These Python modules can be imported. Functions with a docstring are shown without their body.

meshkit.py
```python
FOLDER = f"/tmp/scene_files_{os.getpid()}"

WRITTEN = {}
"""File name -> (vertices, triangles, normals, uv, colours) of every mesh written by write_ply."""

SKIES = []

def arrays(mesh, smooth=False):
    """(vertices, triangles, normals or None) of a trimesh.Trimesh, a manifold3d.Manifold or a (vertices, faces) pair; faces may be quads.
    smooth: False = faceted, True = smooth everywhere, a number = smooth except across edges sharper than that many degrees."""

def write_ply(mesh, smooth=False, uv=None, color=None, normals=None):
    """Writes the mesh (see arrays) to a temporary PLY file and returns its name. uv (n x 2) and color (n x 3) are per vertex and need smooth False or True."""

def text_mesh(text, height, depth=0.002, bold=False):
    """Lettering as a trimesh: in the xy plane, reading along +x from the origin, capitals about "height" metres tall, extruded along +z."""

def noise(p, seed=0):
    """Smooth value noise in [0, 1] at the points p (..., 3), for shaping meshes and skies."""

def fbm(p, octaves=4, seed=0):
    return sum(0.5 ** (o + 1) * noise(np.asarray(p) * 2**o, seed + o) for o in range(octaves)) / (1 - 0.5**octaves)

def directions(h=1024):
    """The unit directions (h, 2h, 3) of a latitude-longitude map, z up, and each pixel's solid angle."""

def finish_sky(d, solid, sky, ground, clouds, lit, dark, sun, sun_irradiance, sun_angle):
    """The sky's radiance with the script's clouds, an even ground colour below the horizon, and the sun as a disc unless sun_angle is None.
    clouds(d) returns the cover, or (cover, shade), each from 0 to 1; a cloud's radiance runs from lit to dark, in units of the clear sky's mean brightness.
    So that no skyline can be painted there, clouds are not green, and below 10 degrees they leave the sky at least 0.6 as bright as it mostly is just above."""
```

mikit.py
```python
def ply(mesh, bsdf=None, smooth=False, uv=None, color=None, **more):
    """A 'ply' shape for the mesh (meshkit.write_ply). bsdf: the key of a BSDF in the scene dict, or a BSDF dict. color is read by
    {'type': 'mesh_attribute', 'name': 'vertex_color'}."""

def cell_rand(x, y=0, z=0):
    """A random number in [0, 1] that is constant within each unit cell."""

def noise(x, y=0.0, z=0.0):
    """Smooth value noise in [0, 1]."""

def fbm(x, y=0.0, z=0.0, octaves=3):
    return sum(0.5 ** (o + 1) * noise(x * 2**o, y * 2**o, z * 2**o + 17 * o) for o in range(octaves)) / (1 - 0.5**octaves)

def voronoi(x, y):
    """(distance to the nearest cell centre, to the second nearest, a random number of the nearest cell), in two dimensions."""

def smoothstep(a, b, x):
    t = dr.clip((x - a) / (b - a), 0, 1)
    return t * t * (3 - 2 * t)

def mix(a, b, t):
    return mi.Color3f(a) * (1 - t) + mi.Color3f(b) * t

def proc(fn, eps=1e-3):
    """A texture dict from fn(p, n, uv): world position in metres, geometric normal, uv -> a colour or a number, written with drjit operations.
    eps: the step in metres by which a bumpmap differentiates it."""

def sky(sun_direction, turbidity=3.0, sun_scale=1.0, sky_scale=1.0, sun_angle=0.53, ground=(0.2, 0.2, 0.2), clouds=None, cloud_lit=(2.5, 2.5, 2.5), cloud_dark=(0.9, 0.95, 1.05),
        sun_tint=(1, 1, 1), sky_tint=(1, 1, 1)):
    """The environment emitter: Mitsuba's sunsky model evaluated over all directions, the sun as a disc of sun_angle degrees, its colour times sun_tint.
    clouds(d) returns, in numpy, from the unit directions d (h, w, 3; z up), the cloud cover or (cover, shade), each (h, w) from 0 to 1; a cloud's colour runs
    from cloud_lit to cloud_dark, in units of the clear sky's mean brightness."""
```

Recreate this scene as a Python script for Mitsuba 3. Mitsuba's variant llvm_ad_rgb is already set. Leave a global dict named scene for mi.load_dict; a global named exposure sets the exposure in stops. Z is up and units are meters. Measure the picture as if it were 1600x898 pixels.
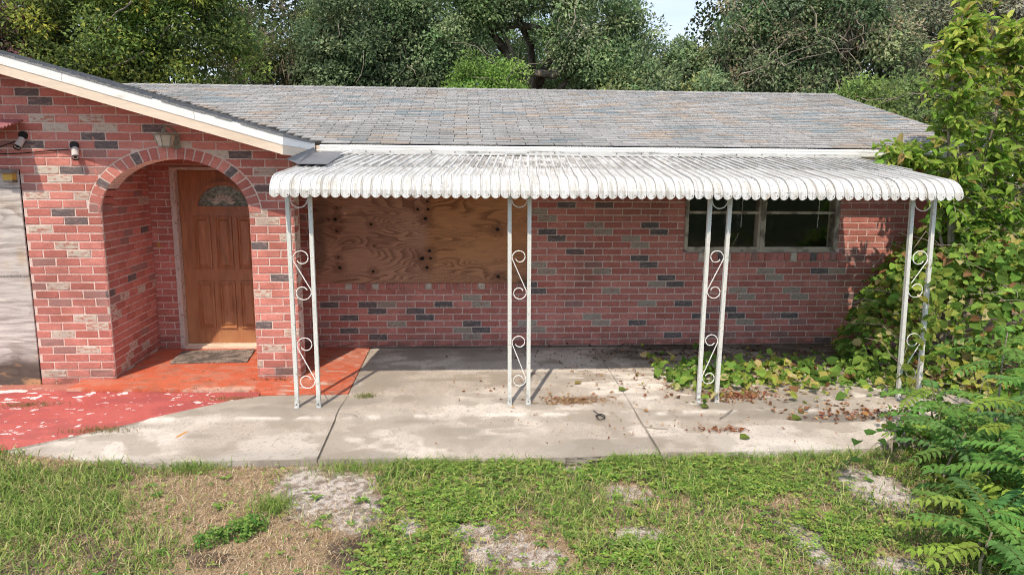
import math, numpy as np, trimesh, drjit as dr, mitsuba as mi, mikit
from shapely.geometry import Polygon, box as sbox
from shapely import affinity
from mikit import proc, noise, fbm, voronoi, cell_rand, smoothstep, mix
from meshkit import noise as npnoise, fbm as npfbm
T = mi.ScalarTransform4f
scene, labels = {}, {}
# ------------------------------------------------------------------ camera, sky, exposure
YAW, PITCH, ROLL = 0.0621, 0.1578, -0.0067
EYE = np.array([-0.8282, -7.2587, 1.8072])
def camera_matrix():
    fwd = np.array([math.sin(YAW)*math.cos(PITCH), math.cos(YAW)*math.cos(PITCH), -math.sin(PITCH)])
    right = np.array([math.cos(YAW), -math.sin(YAW), 0.0])
    down = np.cross(fwd, right)
    r2 = math.cos(ROLL)*right + math.sin(ROLL)*down
    d2 = -math.sin(ROLL)*right + math.cos(ROLL)*down
    m = np.eye(4)
    m[:3, 0], m[:3, 1], m[:3, 2], m[:3, 3] = -r2, -d2, fwd, EYE
    return m
scene['camera'] = {'type': 'perspective', 'fov': 74.06, 'fov_axis': 'x', 'near_clip': 0.05, 'far_clip': 600.0,
                   'to_world': T(camera_matrix().tolist())}
def clouds(d):
    v = npfbm(np.stack([d[..., 0], d[..., 1], d[..., 2]*2.2], -1)*2.6, 5, 3)
    return 0.35+np.clip((v-0.40)*3.2, 0, 1)*0.5, np.clip((v-0.62)*2, 0, 0.5)
SUN = (-0.2325, -0.75, 1.0)
scene['sky_light'] = mikit.sky(SUN, turbidity=3, sun_scale=0.64, sky_scale=1.42, sun_tint=(0.97, 1.0, 1.06), clouds=clouds, cloud_lit=(2.3, 2.3, 2.3), cloud_dark=(1.2, 1.25, 1.3), ground=(0.16, 0.17, 0.11))
exposure = 2.12

# ------------------------------------------------------------------ materials
def pl(color, rough=0.6, spec=0.3, two=True, **k):
    d = {'type': 'principled', 'base_color': color if isinstance(color, dict) else {'type': 'rgb', 'value': list(color)}, 'roughness': rough, 'specular': spec, **k}
    return {'type': 'twosided', 'bsdf': d} if two else d
def bump(fn, inner, scale, eps=2e-3):
    return {'type': 'twosided', 'bsdf': {'type': 'bumpmap', 'arbitrary': proc(fn, eps), 'scale': scale, 'bsdf': inner}}
def brick_col(p, n, uv):
    kind, tone = uv.x, uv.y
    a = fbm(p.x*34, p.y*34, p.z*60, 3); b = noise(p.x*150, p.y*150, p.z*150); c = fbm(p.x*5+9, p.y*5, p.z*5, 2)
    red = mix((0.425, 0.150, 0.128), (0.58, 0.240, 0.205), tone)
    red = red*(0.80+0.40*a)*(0.86+0.28*b)
    red = mix(red, (0.30, 0.105, 0.070), 0.35*smoothstep(0.52, 0.75, c))
    white = mix((0.54, 0.495, 0.43), (0.43, 0.19, 0.15), smoothstep(0.47, 0.70, a*0.75+b*0.25+0.12*(tone-0.5)))*(0.78+0.4*b)
    dark = mix((0.125, 0.108, 0.112), (0.25, 0.185, 0.175), smoothstep(0.4, 0.8, a))*(0.7+0.6*b)
    tan = mix((0.375, 0.325, 0.275), (0.36, 0.19, 0.155), smoothstep(0.50, 0.72, a*0.75+b*0.25))*(0.72+0.5*b)
    mauve = mix((0.27, 0.165, 0.16), (0.40, 0.20, 0.175), a)*(0.8+0.4*b)
    col = dr.select(kind < 0.15, red, dr.select(kind < 0.45, mauve, dr.select(kind < 0.55, tan, dr.select(kind < 0.8, white, dark))))
    wide = fbm(p.x*0.9+3, p.y*0.9, p.z*1.1, 3)
    col = col*(0.78+0.44*wide)
    soil = smoothstep(0.55, 0.75, fbm(p.x*2.6+1, p.y*2.6, p.z*1.3, 4))
    col = mix(col, (0.20, 0.10, 0.085), 0.35*soil)
    grime = smoothstep(0.24, -0.04, p.z)*smoothstep(0.3, 0.62, fbm(p.x*9, p.y*9, p.z*20, 3))
    return mix(col, (0.15, 0.085, 0.07), 0.65*grime)
scene['m_brick'] = pl(proc(brick_col), 0.82, 0.2)
def mortar_col(p, n, uv):
    a = fbm(p.x*30, p.y*30, p.z*30, 3)
    g = smoothstep(0.18, -0.04, p.z)
    return mix(mix((0.58, 0.455, 0.41), (0.70, 0.58, 0.53), a), (0.24, 0.19, 0.16), 0.6*g)
scene['m_mortar'] = pl(proc(mortar_col), 0.95, 0.1)
def grain_rings(x, z, k, seed):
    wx = x*1.0+0.35*fbm(x*1.3+seed, z*3.0, 2.0, 2)
    v = fbm(wx*1.05+seed, z*5.6+0.6*noise(x*2.0+seed, z*2.0, 5.0), seed*1.7, 3)
    r = v*k
    f = r-dr.floor(r)
    return smoothstep(0.25, 0.92, f)*smoothstep(1.0, 0.94, f), v
KN = [(-2.24,1.38,.022),(-1.87,1.33,.016),(-1.38,1.49,.018),(-1.27,1.49,.020),(-1.3,1.39,.024),(-.54,1.28,.026),(-1.26,1.05,.022),(-1.34,.97,.030),(-1.25,.97,.018),(-1.29,.87,.022),(-2.21,.87,.022),(-1.86,.83,.018),(-.53,.77,.024),(-2.23,1.26,.014),(-2.22,.98,.014),(-2.22,1.5,.012),(-1.28,1.57,.016),(-2.31,1.38,.012),(-1.84,1.10,.008)]
def ply_col(p, n, uv):
    x, z = p.x, p.z
    dmin = mi.Float(9.0)
    for kx, kz, kr in KN:
        d = dr.sqrt(dr.square((x-kx)/1.25)+dr.square(z-kz))/kr
        d = d*(0.75+0.5*noise(x*60, z*60, kx*9))
        dmin = dr.minimum(dmin, d)
    wob = dr.exp(-dmin*0.55)
    ring, v = grain_rings(x+wob*0.10, z+wob*0.09, 23.0, 3.0)
    fine = fbm(x*9, z*210, 1.0, 3)
    patch = smoothstep(-0.06, 0.06, x+1.27+0.05*noise(z*9, 3.0, 1.0))
    base = mix(mix((0.38, 0.185, 0.120), (0.54, 0.30, 0.205), fbm(x*2.1, z*4, 7.0, 3)), mix((0.43, 0.190, 0.085), (0.54, 0.265, 0.130), fbm(x*3, z*5, 8.0, 3)), patch*(0.35+0.65*smoothstep(0.7, 1.1, z)))
    col = mix(base, (0.13, 0.045, 0.024), 0.62*ring*smoothstep(0.2, 0.55, fbm(x*3, z*7, 4.0, 2)))
    col = col*(0.78+0.44*fine)
    halo = smoothstep(4.2, 1.0, dmin)
    col = mix(col, (0.13, 0.052, 0.03), 0.55*halo)
    stain = smoothstep(0.56, 0.80, fbm(x*3.3+5, z*2.0, 2.0, 3))*smoothstep(-1.7, -2.4, x)
    col = mix(col, (0.085, 0.055, 0.042), 0.55*stain)
    low = smoothstep(0.90, 0.72, z)*smoothstep(-0.50, -0.36, x)
    col = mix(col, (0.055, 0.045, 0.03), 0.75*low*smoothstep(0.35, 0.6, fbm(x*8, z*8, 2.2, 3)))
    return mix(col, (0.016, 0.010, 0.008), smoothstep(0.85, 0.55, dmin))
scene['m_plywood'] = pl(proc(ply_col), 0.7, 0.25)
def grey_ply_col(p, n, uv):
    x, z = p.x, p.z
    ring, v = grain_rings(x*1.4, z*1.1, 13.0, 11.0)
    fine = fbm(x*11, z*180, 1.0, 3)
    warm = smoothstep(0.42, 0.62, fbm(x*3.5, z*3.5, 3.0, 3))*smoothstep(0.75, 1.1, z)*smoothstep(1.7, 1.4, z)
    col = mix((0.42, 0.40, 0.385), (0.58, 0.56, 0.54), fbm(x*5, z*22, 5.0, 3))
    col = mix(col, (0.50, 0.38, 0.25), 0.8*warm)
    col = mix(col, (0.20, 0.165, 0.14), 0.55*ring*smoothstep(0.35, 0.65, fbm(x*4, z*6, 1.0, 2)))*(0.70+0.6*fine)
    mid = fbm(x*2.4+0.7*noise(x*3, z*5, 2.0), z*38+1.6*fbm(x*2.2, z*3, 4.0, 3), 17.0, 3)
    col = mix(col, (0.15, 0.13, 0.12), 0.40*smoothstep(0.55, 0.75, mid))
    col = mix(col, (0.66, 0.645, 0.62), 0.3*smoothstep(0.44, 0.30, mid))
    rot = smoothstep(0.27, 0.13, z+0.10*(fbm(x*6, z*6, 9.0, 3)-0.5))
    rc = mix((0.07, 0.05, 0.04), (0.46, 0.25, 0.13), smoothstep(0.48, 0.72, fbm(x*7, z*14, 6.0, 3)))
    return mix(col, rc, rot*0.92)
scene['m_grey_plywood'] = pl(proc(grey_ply_col), 0.85, 0.15)
def door_col(p, n, uv):
    x, z = p.x, p.z
    f = fbm(x*46, p.y*20, z*3.2, 3); g = noise(x*150, p.y*10, z*8)
    col = mix((0.31, 0.122, 0.055), (0.43, 0.190, 0.095), f)*(0.80+0.40*g)
    scuff = smoothstep(0.58, 0.70, fbm(x*9, p.y*3, z*2.2+5, 4))
    col = mix(col, (0.22, 0.10, 0.05), 0.45*scuff)
    worn = smoothstep(0.85, 0.1, z)*smoothstep(0.3, 0.62, fbm(x*7, z*4, 2.0, 3))
    return mix(col, (0.46, 0.235, 0.115), 0.55*worn)
scene['m_door'] = pl(proc(door_col), 0.42, 0.45)
def white_col(p, n, uv):
    a = fbm(p.x*7, p.y*7, p.z*14, 3)
    return mix((0.80, 0.805, 0.80), (0.66, 0.65, 0.61), smoothstep(0.60, 0.9, a))
scene['m_white'] = pl(proc(white_col), 0.45, 0.4)
def frame_col(p, n, uv):
    a = fbm(p.x*12, p.y*12, p.z*9, 3); b = fbm(p.x*40, p.y*40, p.z*30, 2)
    c = mix((0.66, 0.60, 0.55), (0.50, 0.43, 0.38), a)
    return mix(c, (0.26, 0.17, 0.13), 0.6*smoothstep(0.60, 0.72, b))
scene['m_door_frame'] = pl(proc(frame_col), 0.6, 0.3)
def cream_col(p, n, uv):
    a = fbm(p.x*4, p.y*4, p.z*9, 3); b = noise(p.x*1.2, p.y*1.2, p.z*40)
    return mix((0.71, 0.60, 0.49), (0.60, 0.49, 0.38), 0.6*smoothstep(0.5, 0.8, a))*(0.94+0.10*b)
scene['m_cream'] = pl(proc(cream_col), 0.6, 0.3)
def awning_col(p, n, uv):
    # uv.x: 0 in the channel, 1 on the rib; uv.y: metres along the slat from the wall
    s = uv.y
    a = fbm(p.x*40, p.y*5, p.z*9, 3); b = fbm(p.x*9, p.y*6, 3.0, 3); c = noise(p.x*110, p.y*80, p.z*80)
    top = smoothstep(1.78, 1.45, s)
    col = mix((0.60, 0.615, 0.63), (0.48, 0.475, 0.455), smoothstep(0.40, 0.75, a))
    col = mix(col, (0.44, 0.44, 0.43), 0.6*top)
    run = smoothstep(0.58, 0.74, fbm(p.x*55, 1.0, s*1.6, 3))*(1-top)
    col = mix(col, (0.30, 0.285, 0.25), 0.55*run)
    upper = smoothstep(1.08, 1.02, s)
    dirt = top*smoothstep(0.42, 0.70, a*0.7+b*0.45)*(1.0-0.55*uv.x)*(0.45+0.55*upper)
    col = mix(col, (0.27, 0.26, 0.245), 0.75*dirt)
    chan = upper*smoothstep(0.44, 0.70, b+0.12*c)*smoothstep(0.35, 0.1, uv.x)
    col = mix(col, (0.10, 0.095, 0.09), 0.80*chan)  # channel grime and the shadow in the pans, painted together
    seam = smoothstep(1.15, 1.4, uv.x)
    col = mix(col, (0.34, 0.34, 0.335), 0.7*seam)  # seam shade put into the colour as a dark line
    rust = smoothstep(0.72, 0.80, fbm(p.x*7+3, p.y*9, p.z*3, 3))*0.5
    col = mix(col, (0.42, 0.28, 0.16), rust*smoothstep(0.5, 0.7, a))
    spk = smoothstep(0.80, 0.86, noise(p.x*95+7, p.y*60, p.z*75))*smoothstep(0.40, 0.62, fbm(p.x*3, p.y*2, p.z*2, 2))
    return mix(col, (0.10, 0.10, 0.09), 0.8*spk)
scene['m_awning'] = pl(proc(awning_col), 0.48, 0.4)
def post_col(p, n, uv):
    a = fbm(p.x*20, p.y*20, p.z*5, 3); b = fbm(p.x*60, p.y*60, p.z*40, 2)
    c = mix((0.55, 0.57, 0.55), (0.67, 0.68, 0.66), a)
    c = mix(c, (0.36, 0.27, 0.19), 0.55*smoothstep(0.68, 0.78, b))
    return mix(c, (0.28, 0.30, 0.31), 0.7*smoothstep(0.16, 0.02, p.z)*smoothstep(0.3, 0.6, b))
scene['m_post'] = pl(proc(post_col), 0.4, 0.45)
def shingle_col(p, n, uv):
    t = uv.x
    a = noise(p.x*170, p.y*170, p.z*170); b = fbm(p.x*1.3, p.y*1.3, 1.0, 3); g = fbm(p.x*14, p.y*5, 2.0, 3)
    grey = mix((0.19, 0.193, 0.198), (0.26, 0.262, 0.268), uv.y)
    tan = mix((0.245, 0.210, 0.185), (0.225, 0.205, 0.19), uv.y)
    blue = mix((0.15, 0.178, 0.20), (0.19, 0.215, 0.23), uv.y)
    c = dr.select(t < 0.66, grey, dr.select(t < 0.82, tan, blue))
    c = c*(0.62+0.76*a)*(0.88+0.24*g)
    return mix(c, (0.10, 0.10, 0.095), 0.25*smoothstep(0.56, 0.76, b))
scene['m_shingle'] = pl(proc(shingle_col), 0.9, 0.25)
def conc_h(p, n, uv):
    return fbm(p.x*60, p.y*60, 1.0, 3)+0.7*noise(p.x*220, p.y*220, 2.0)
def conc_col(p, n, uv):
    x, y = p.x, p.y
    a = fbm(x*1.6, y*1.6, 1.0, 4); b = fbm(x*9, y*9, 2.0, 3); c = noise(x*190, y*190, 3.0); w = fbm(x*3.0, y*3.0, 8.0, 3)
    col = mix((0.42, 0.375, 0.33), (0.57, 0.525, 0.475), smoothstep(0.34, 0.66, a))
    col = col*(0.80+0.28*b)*(0.86+0.28*c)
    wet = smoothstep(0.50, 0.62, fbm(x*1.1+4, y*2.4+1, 5.0, 4))
    col = mix(col, (0.25, 0.225, 0.195), 0.72*wet)
    pale = smoothstep(0.53, 0.60, fbm(x*1.5+11, y*2.2+4, 15.0, 4))
    col = mix(col, (0.62, 0.59, 0.555), 0.35*pale)
    pit = smoothstep(0.60, 0.80, fbm(x*55, y*55, 31.0, 3))
    col = mix(col, (0.24, 0.215, 0.185), 0.5*pit)
    blot = smoothstep(0.54, 0.66, fbm(x*3.6+2, y*4.4, 41.0, 4))
    col = mix(col, (0.285, 0.25, 0.21), 0.65*blot)
    st = smoothstep(0.60, 0.66, fbm(x*2.2, y*2.2, 12.0, 4))
    col = mix(col, (0.36, 0.33, 0.29), 0.5*st)
    drip = dr.exp(-dr.square((y+2.185+0.03*(w-0.5))/0.022))*smoothstep(0.3, 0.55, fbm(x*5, y*3, 6.0, 3))
    col = mix(col, (0.74, 0.71, 0.67), 0.6*drip*smoothstep(0.35, 0.6, b))
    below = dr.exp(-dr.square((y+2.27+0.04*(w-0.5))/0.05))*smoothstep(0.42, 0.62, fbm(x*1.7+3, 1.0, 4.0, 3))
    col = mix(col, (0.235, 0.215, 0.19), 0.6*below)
    dark_wedge = dr.exp(-dr.square((x-2.0)/0.42)-dr.square((y+2.33)/0.10))
    col = mix(col, (0.17, 0.155, 0.14), 0.85*smoothstep(0.35, 0.6, dark_wedge+0.25*(b-0.5)))  # dark patch along the step of the right slab
    chalk = smoothstep(0.56, 0.76, fbm(x*6, y*13, 14.0, 4))*smoothstep(-0.2, 0.2, x-0.1)*smoothstep(-0.9, -1.2, y)*smoothstep(-2.1, -1.9, y)
    col = mix(col, (0.72, 0.69, 0.65), 0.7*chalk)
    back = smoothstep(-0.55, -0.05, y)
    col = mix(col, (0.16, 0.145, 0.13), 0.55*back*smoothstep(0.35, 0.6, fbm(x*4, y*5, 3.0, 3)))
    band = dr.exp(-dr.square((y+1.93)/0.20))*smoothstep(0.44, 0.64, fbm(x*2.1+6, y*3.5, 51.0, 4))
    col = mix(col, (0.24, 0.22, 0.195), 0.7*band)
    right_dark = smoothstep(0.3, 1.1, x)*smoothstep(-0.95, -0.45, y)
    col = mix(col, (0.085, 0.072, 0.06), right_dark*(0.35+0.6*smoothstep(0.4, 0.6, fbm(x*5, y*7, 61.0, 4))))  # right slab gets darker towards the wall
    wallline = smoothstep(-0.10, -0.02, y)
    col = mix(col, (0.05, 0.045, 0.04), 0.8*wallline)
    moss = smoothstep(0.9, 2.6, x)*smoothstep(0.45, 0.65, fbm(x*3, y*3, 21.0, 3))*smoothstep(-2.0, -1.2, y)
    return mix(col, (0.12, 0.10, 0.08), 0.6*moss)
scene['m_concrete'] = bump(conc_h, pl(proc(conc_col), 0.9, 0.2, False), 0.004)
def chips(x, y):
    w = fbm(x*3.2+0.6*y, y*7.5, 4.0, 4)
    f = fbm(x*16, y*30, 6.0, 3)
    return smoothstep(0.685, 0.70, w+0.16*(f-0.5)), smoothstep(0.755, 0.77, f+0.25*(w-0.5))
def redwalk_col(p, n, uv):
    x, y = p.x, p.y
    big, small = chips(x, y)
    a = fbm(x*2.3, y*4.0, 2.0, 3); c = noise(x*160, y*160, 1.0)
    col = mix((0.38, 0.078, 0.072), (0.49, 0.135, 0.122), a)*(0.85+0.3*c)
    col = mix(col, (0.33, 0.085, 0.085), 0.6*smoothstep(0.5, 0.7, fbm(x*4+7, y*9, 3.0, 3)))
    bare = mix((0.66, 0.62, 0.60), (0.80, 0.79, 0.80), c)
    col = mix(col, bare, dr.maximum(big, small*0.9))
    near = smoothstep(-1.42, -1.20, y+0.10*(a-0.5))
    return mix(col, (0.40, 0.22, 0.16), 0.55*near)
scene['m_red_walk'] = bump(conc_h, pl(proc(redwalk_col), 0.6, 0.3, False), 0.002)
def porch_col(p, n, uv):
    x, y = p.x, p.y
    a = fbm(x*2.6, y*2.6, 2.0, 3); c = noise(x*150, y*150, 1.0); b = fbm(x*9, y*16, 5.0, 3)
    col = mix((0.45, 0.100, 0.052), (0.54, 0.150, 0.085), a)*(0.86+0.28*c)
    worn = smoothstep(0.48, 0.66, b+0.25*smoothstep(-0.9, -0.4, y)*smoothstep(-2.9, -2.5, x))
    col = mix(col, (0.46, 0.20, 0.145), 0.65*worn)
    g = smoothstep(0.64, 0.72, fbm(x*7, y*20, 9.0, 3))
    col = mix(col, (0.52, 0.47, 0.42), 0.7*g*smoothstep(-2.6, -2.3, x))
    edge = smoothstep(-1.36, -1.44, y)*smoothstep(-2.5, -2.6, x)
    col = mix(col, (0.60, 0.42, 0.34), 0.7*edge*smoothstep(0.4, 0.6, b))
    dirt = smoothstep(0.58, 0.72, fbm(x*13, y*13, 7.0, 3))
    return mix(col, (0.27, 0.14, 0.10), 0.40*dirt)
scene['m_porch_red'] = bump(conc_h, pl(proc(porch_col), 0.6, 0.3, False), 0.002)
SAND = [(-1.66,-3.37,.29,.37),(-1.88,-3.23,.16,.29),(-1.47,-3.58,.18,.24),(-.65,-4.06,.2,.19),(-.81,-3.86,.14,.1),(1.69,-3.44,.2,.27),(.94,-4.04,.08,.23),(.12,-3.45,.14,.12),(-.16,-3.04,.12,.09),(.07,-3.93,.14,.1),(-.47,-4.15,.13,.12),(-1.16,-3.81,.07,.14),(1.3,-4.27,.13,.08)]
DRY = [(-2.43,-3.2,.47,.45),(-1.83,-3.97,.36,.34),(-2.6,-3.52,.22,.25),(-1.64,-3.05,.25,.2),(.14,-3.5,.23,.19),(-.61,-3.96,.27,.27),(1.99,-3.02,.27,.28),(1.11,-3.62,.19,.2),(-3.5,-2.87,.29,.16),(-1.64,-3.78,.21,.46),(-2.2,-3.75,.3,.2),(-1.9,-4.3,.5,.25)]
SOIL = [(-1.45,-4.02,.13,.14),(-.66,-3.43,.05,.07),(-2.1,-4.07,.13,.08),(-1.34,-3.51,.06,.08),(.88,-3.69,.07,.08)]
CLOVER = [(-.64,-2.98,.57,.22),(-1.14,-4.0,.23,.26),(-.96,-3.6,.33,.33),(.08,-3.1,.38,.23),(.83,-3.36,.52,.23),(1.11,-3.99,.31,.2),(.72,-3.14,.26,.21),(-.01,-4.12,.2,.15)]
def field(lst, x, y, jit):
    m = 0*x
    for cx, cy, rx, ry in lst:
        d = ((x-cx)/rx)**2+((y-cy)/ry)**2
        m = np.maximum(m, np.exp(-(d*(0.1+1.8*jit))**1.5))
    return m
def dfield(lst, x, y, jit):
    m = mi.Float(0.0); jit = jit*0.65+0.35*fbm(x*24, y*24, 4.0, 3)
    for cx, cy, rx, ry in lst:
        d = dr.square((x-cx)/rx)+dr.square((y-cy)/ry)
        d = d*(0.1+1.8*jit)
        m = dr.maximum(m, dr.exp(-d*dr.sqrt(d)))
    return m
def ground_h(p, n, uv):
    return fbm(p.x*45, p.y*45, 1.0, 3)+0.6*noise(p.x*170, p.y*170, 2.0)
def ground_col(p, n, uv):
    x, y = p.x, p.y
    j = fbm(x*6, y*6, 3.0, 3); c = noise(x*230, y*230, 1.0); f = fbm(x*30, y*30, 5.0, 3)
    sand = mix((0.22, 0.185, 0.155), (0.47, 0.43, 0.395), smoothstep(0.28, 0.66, f))*(0.65+0.6*c)
    soil = mix((0.075, 0.058, 0.045), (0.17, 0.13, 0.10), f)
    thatch = mix((0.20, 0.15, 0.095), (0.36, 0.27, 0.18), f)*(0.7+0.6*c)
    col = mix(soil, thatch, smoothstep(0.35, 0.62, j))
    col = mix(col, thatch, smoothstep(0.25, 0.6, dfield(DRY, x, y, j)))
    col = mix(col, sand, smoothstep(0.12, 0.75, dfield(SAND, x, y, j)))
    col = mix(col, (0.05, 0.04, 0.035), 0.8*smoothstep(0.2, 0.8, dfield(SOIL, x, y, j)))
    far = smoothstep(7.0, 14.0, dr.sqrt(x*x+dr.square(y+3.5)))
    grass = mix((0.022, 0.034, 0.014), (0.05, 0.062, 0.025), fbm(x*2, y*2, 9.0, 3))  # far grass darkened in colour, a shaded lawn for the window to reflect
    under = smoothstep(5.5, 7.5, y)*smoothstep(40.0, 20.0, y)
    return mix(mix(col, grass, far*(1-under)), (0.09, 0.07, 0.05), under*0.9)
scene['m_ground'] = bump(ground_h, pl(proc(ground_col), 0.95, 0.1, False), 0.012)
VC = {'type': 'mesh_attribute', 'name': 'vertex_color'}
scene['m_leaf'] = {'type': 'principledthin', 'base_color': VC, 'roughness': 0.32, 'diff_trans': 0.8, 'eta': 1.5}
scene['m_far_leaf'] = {'type': 'principledthin', 'base_color': VC, 'roughness': 0.36, 'diff_trans': 0.8, 'eta': 1.5}
scene['m_grass'] = {'type': 'principledthin', 'base_color': VC, 'roughness': 0.5, 'diff_trans': 0.7, 'eta': 1.4}
scene['m_dead'] = {'type': 'principledthin', 'base_color': VC, 'roughness': 0.8, 'diff_trans': 0.25, 'eta': 1.2}
def bark_col(p, n, uv):
    a = fbm(p.x*9, p.y*9, p.z*2.5, 4); b = noise(p.x*60, p.y*60, p.z*20)
    return mix((0.075, 0.058, 0.045), (0.29, 0.25, 0.21), smoothstep(0.3, 0.75, a))*(0.7+0.6*b)
scene['m_bark'] = pl(proc(bark_col), 0.95, 0.1)
def twig_col(p, n, uv):
    return mix((0.20, 0.155, 0.12), (0.42, 0.38, 0.33), fbm(p.x*5, p.y*5, p.z*5, 3))
scene['m_twig'] = pl(proc(twig_col), 0.9, 0.1)
scene['m_glass'] = {'type': 'thindielectric', 'int_ior': 1.5}
def lite_col(p, n, uv):
    a = fbm(p.x*38, p.y*10, p.z*38, 3); s = noise(p.x*90, 1.0, p.z*90)
    return mix((0.11, 0.135, 0.095), (0.30, 0.32, 0.285), smoothstep(0.38, 0.68, a))*(0.8+0.4*s)
scene['m_lite'] = {'type': 'twosided', 'bsdf': {'type': 'principled', 'base_color': proc(lite_col), 'roughness': 0.12, 'specular': 0.6}}
def alu_col(p, n, uv):
    a = fbm(p.x*14, p.y*9, p.z*9, 3)
    return mix((0.44, 0.40, 0.33), (0.18, 0.15, 0.12), smoothstep(0.42, 0.70, a))
scene['m_alu'] = pl(proc(alu_col), 0.55, 0.4)
scene['m_interior'] = pl((0.016, 0.016, 0.018), 0.95, 0.05)
def strip_col(p, n, uv):
    a = fbm(p.x*5, p.y*9, p.z*60, 4); b = fbm(p.x*30, p.y*9, p.z*30, 2)
    return mix((0.60, 0.61, 0.61), (0.16, 0.16, 0.155), 0.8*smoothstep(0.48, 0.68, a*0.75+b*0.25))
scene['m_strip'] = pl(proc(strip_col), 0.55, 0.3)
scene['m_black'] = pl((0.018, 0.018, 0.019), 0.6, 0.3)
def mat_col(p, n, uv):
    a = smoothstep(0.35, 0.65, fbm(p.x*14, p.y*14, 1.0, 3)); b = noise(p.x*200, p.y*200, 1.0)
    return mix((0.13, 0.11, 0.10), (0.26, 0.22, 0.195), a)*(0.6+0.8*b)
scene['m_doormat'] = pl(proc(mat_col), 0.95, 0.1)
def flash_col(p, n, uv):
    a = fbm(p.x*8, p.y*8, p.z*8, 3)
    return mix((0.085, 0.09, 0.105), (0.14, 0.14, 0.155), a)
scene['m_flashing'] = pl(proc(flash_col), 0.45, 0.5)
scene['m_dark_deck'] = pl((0.028, 0.027, 0.026), 0.95, 0.1)  # near-black deck colour, painted so the shingle gaps look shaded
scene['m_iron'] = pl((0.10, 0.095, 0.085), 0.6, 0.4)
def verdigris(p, n, uv):
    a = fbm(p.x*40, p.y*40, p.z*40, 3)
    return mix((0.17, 0.14, 0.11), (0.34, 0.38, 0.33), a)
scene['m_lamp_metal'] = pl(proc(verdigris), 0.6, 0.4)
def frost(p, n, uv):
    a = fbm(p.x*25, p.y*25, p.z*25, 3)
    return mix((0.44, 0.385, 0.31), (0.60, 0.56, 0.49), a)
scene['m_lamp_glass'] = pl(proc(frost), 0.3, 0.5)
scene['m_camera_shell'] = pl((0.55, 0.54, 0.53), 0.4, 0.4)
scene['m_yellow'] = pl((0.50, 0.33, 0.075), 0.6, 0.3)
scene['m_grey_plastic'] = pl((0.21, 0.19, 0.175), 0.7, 0.3)
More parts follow.
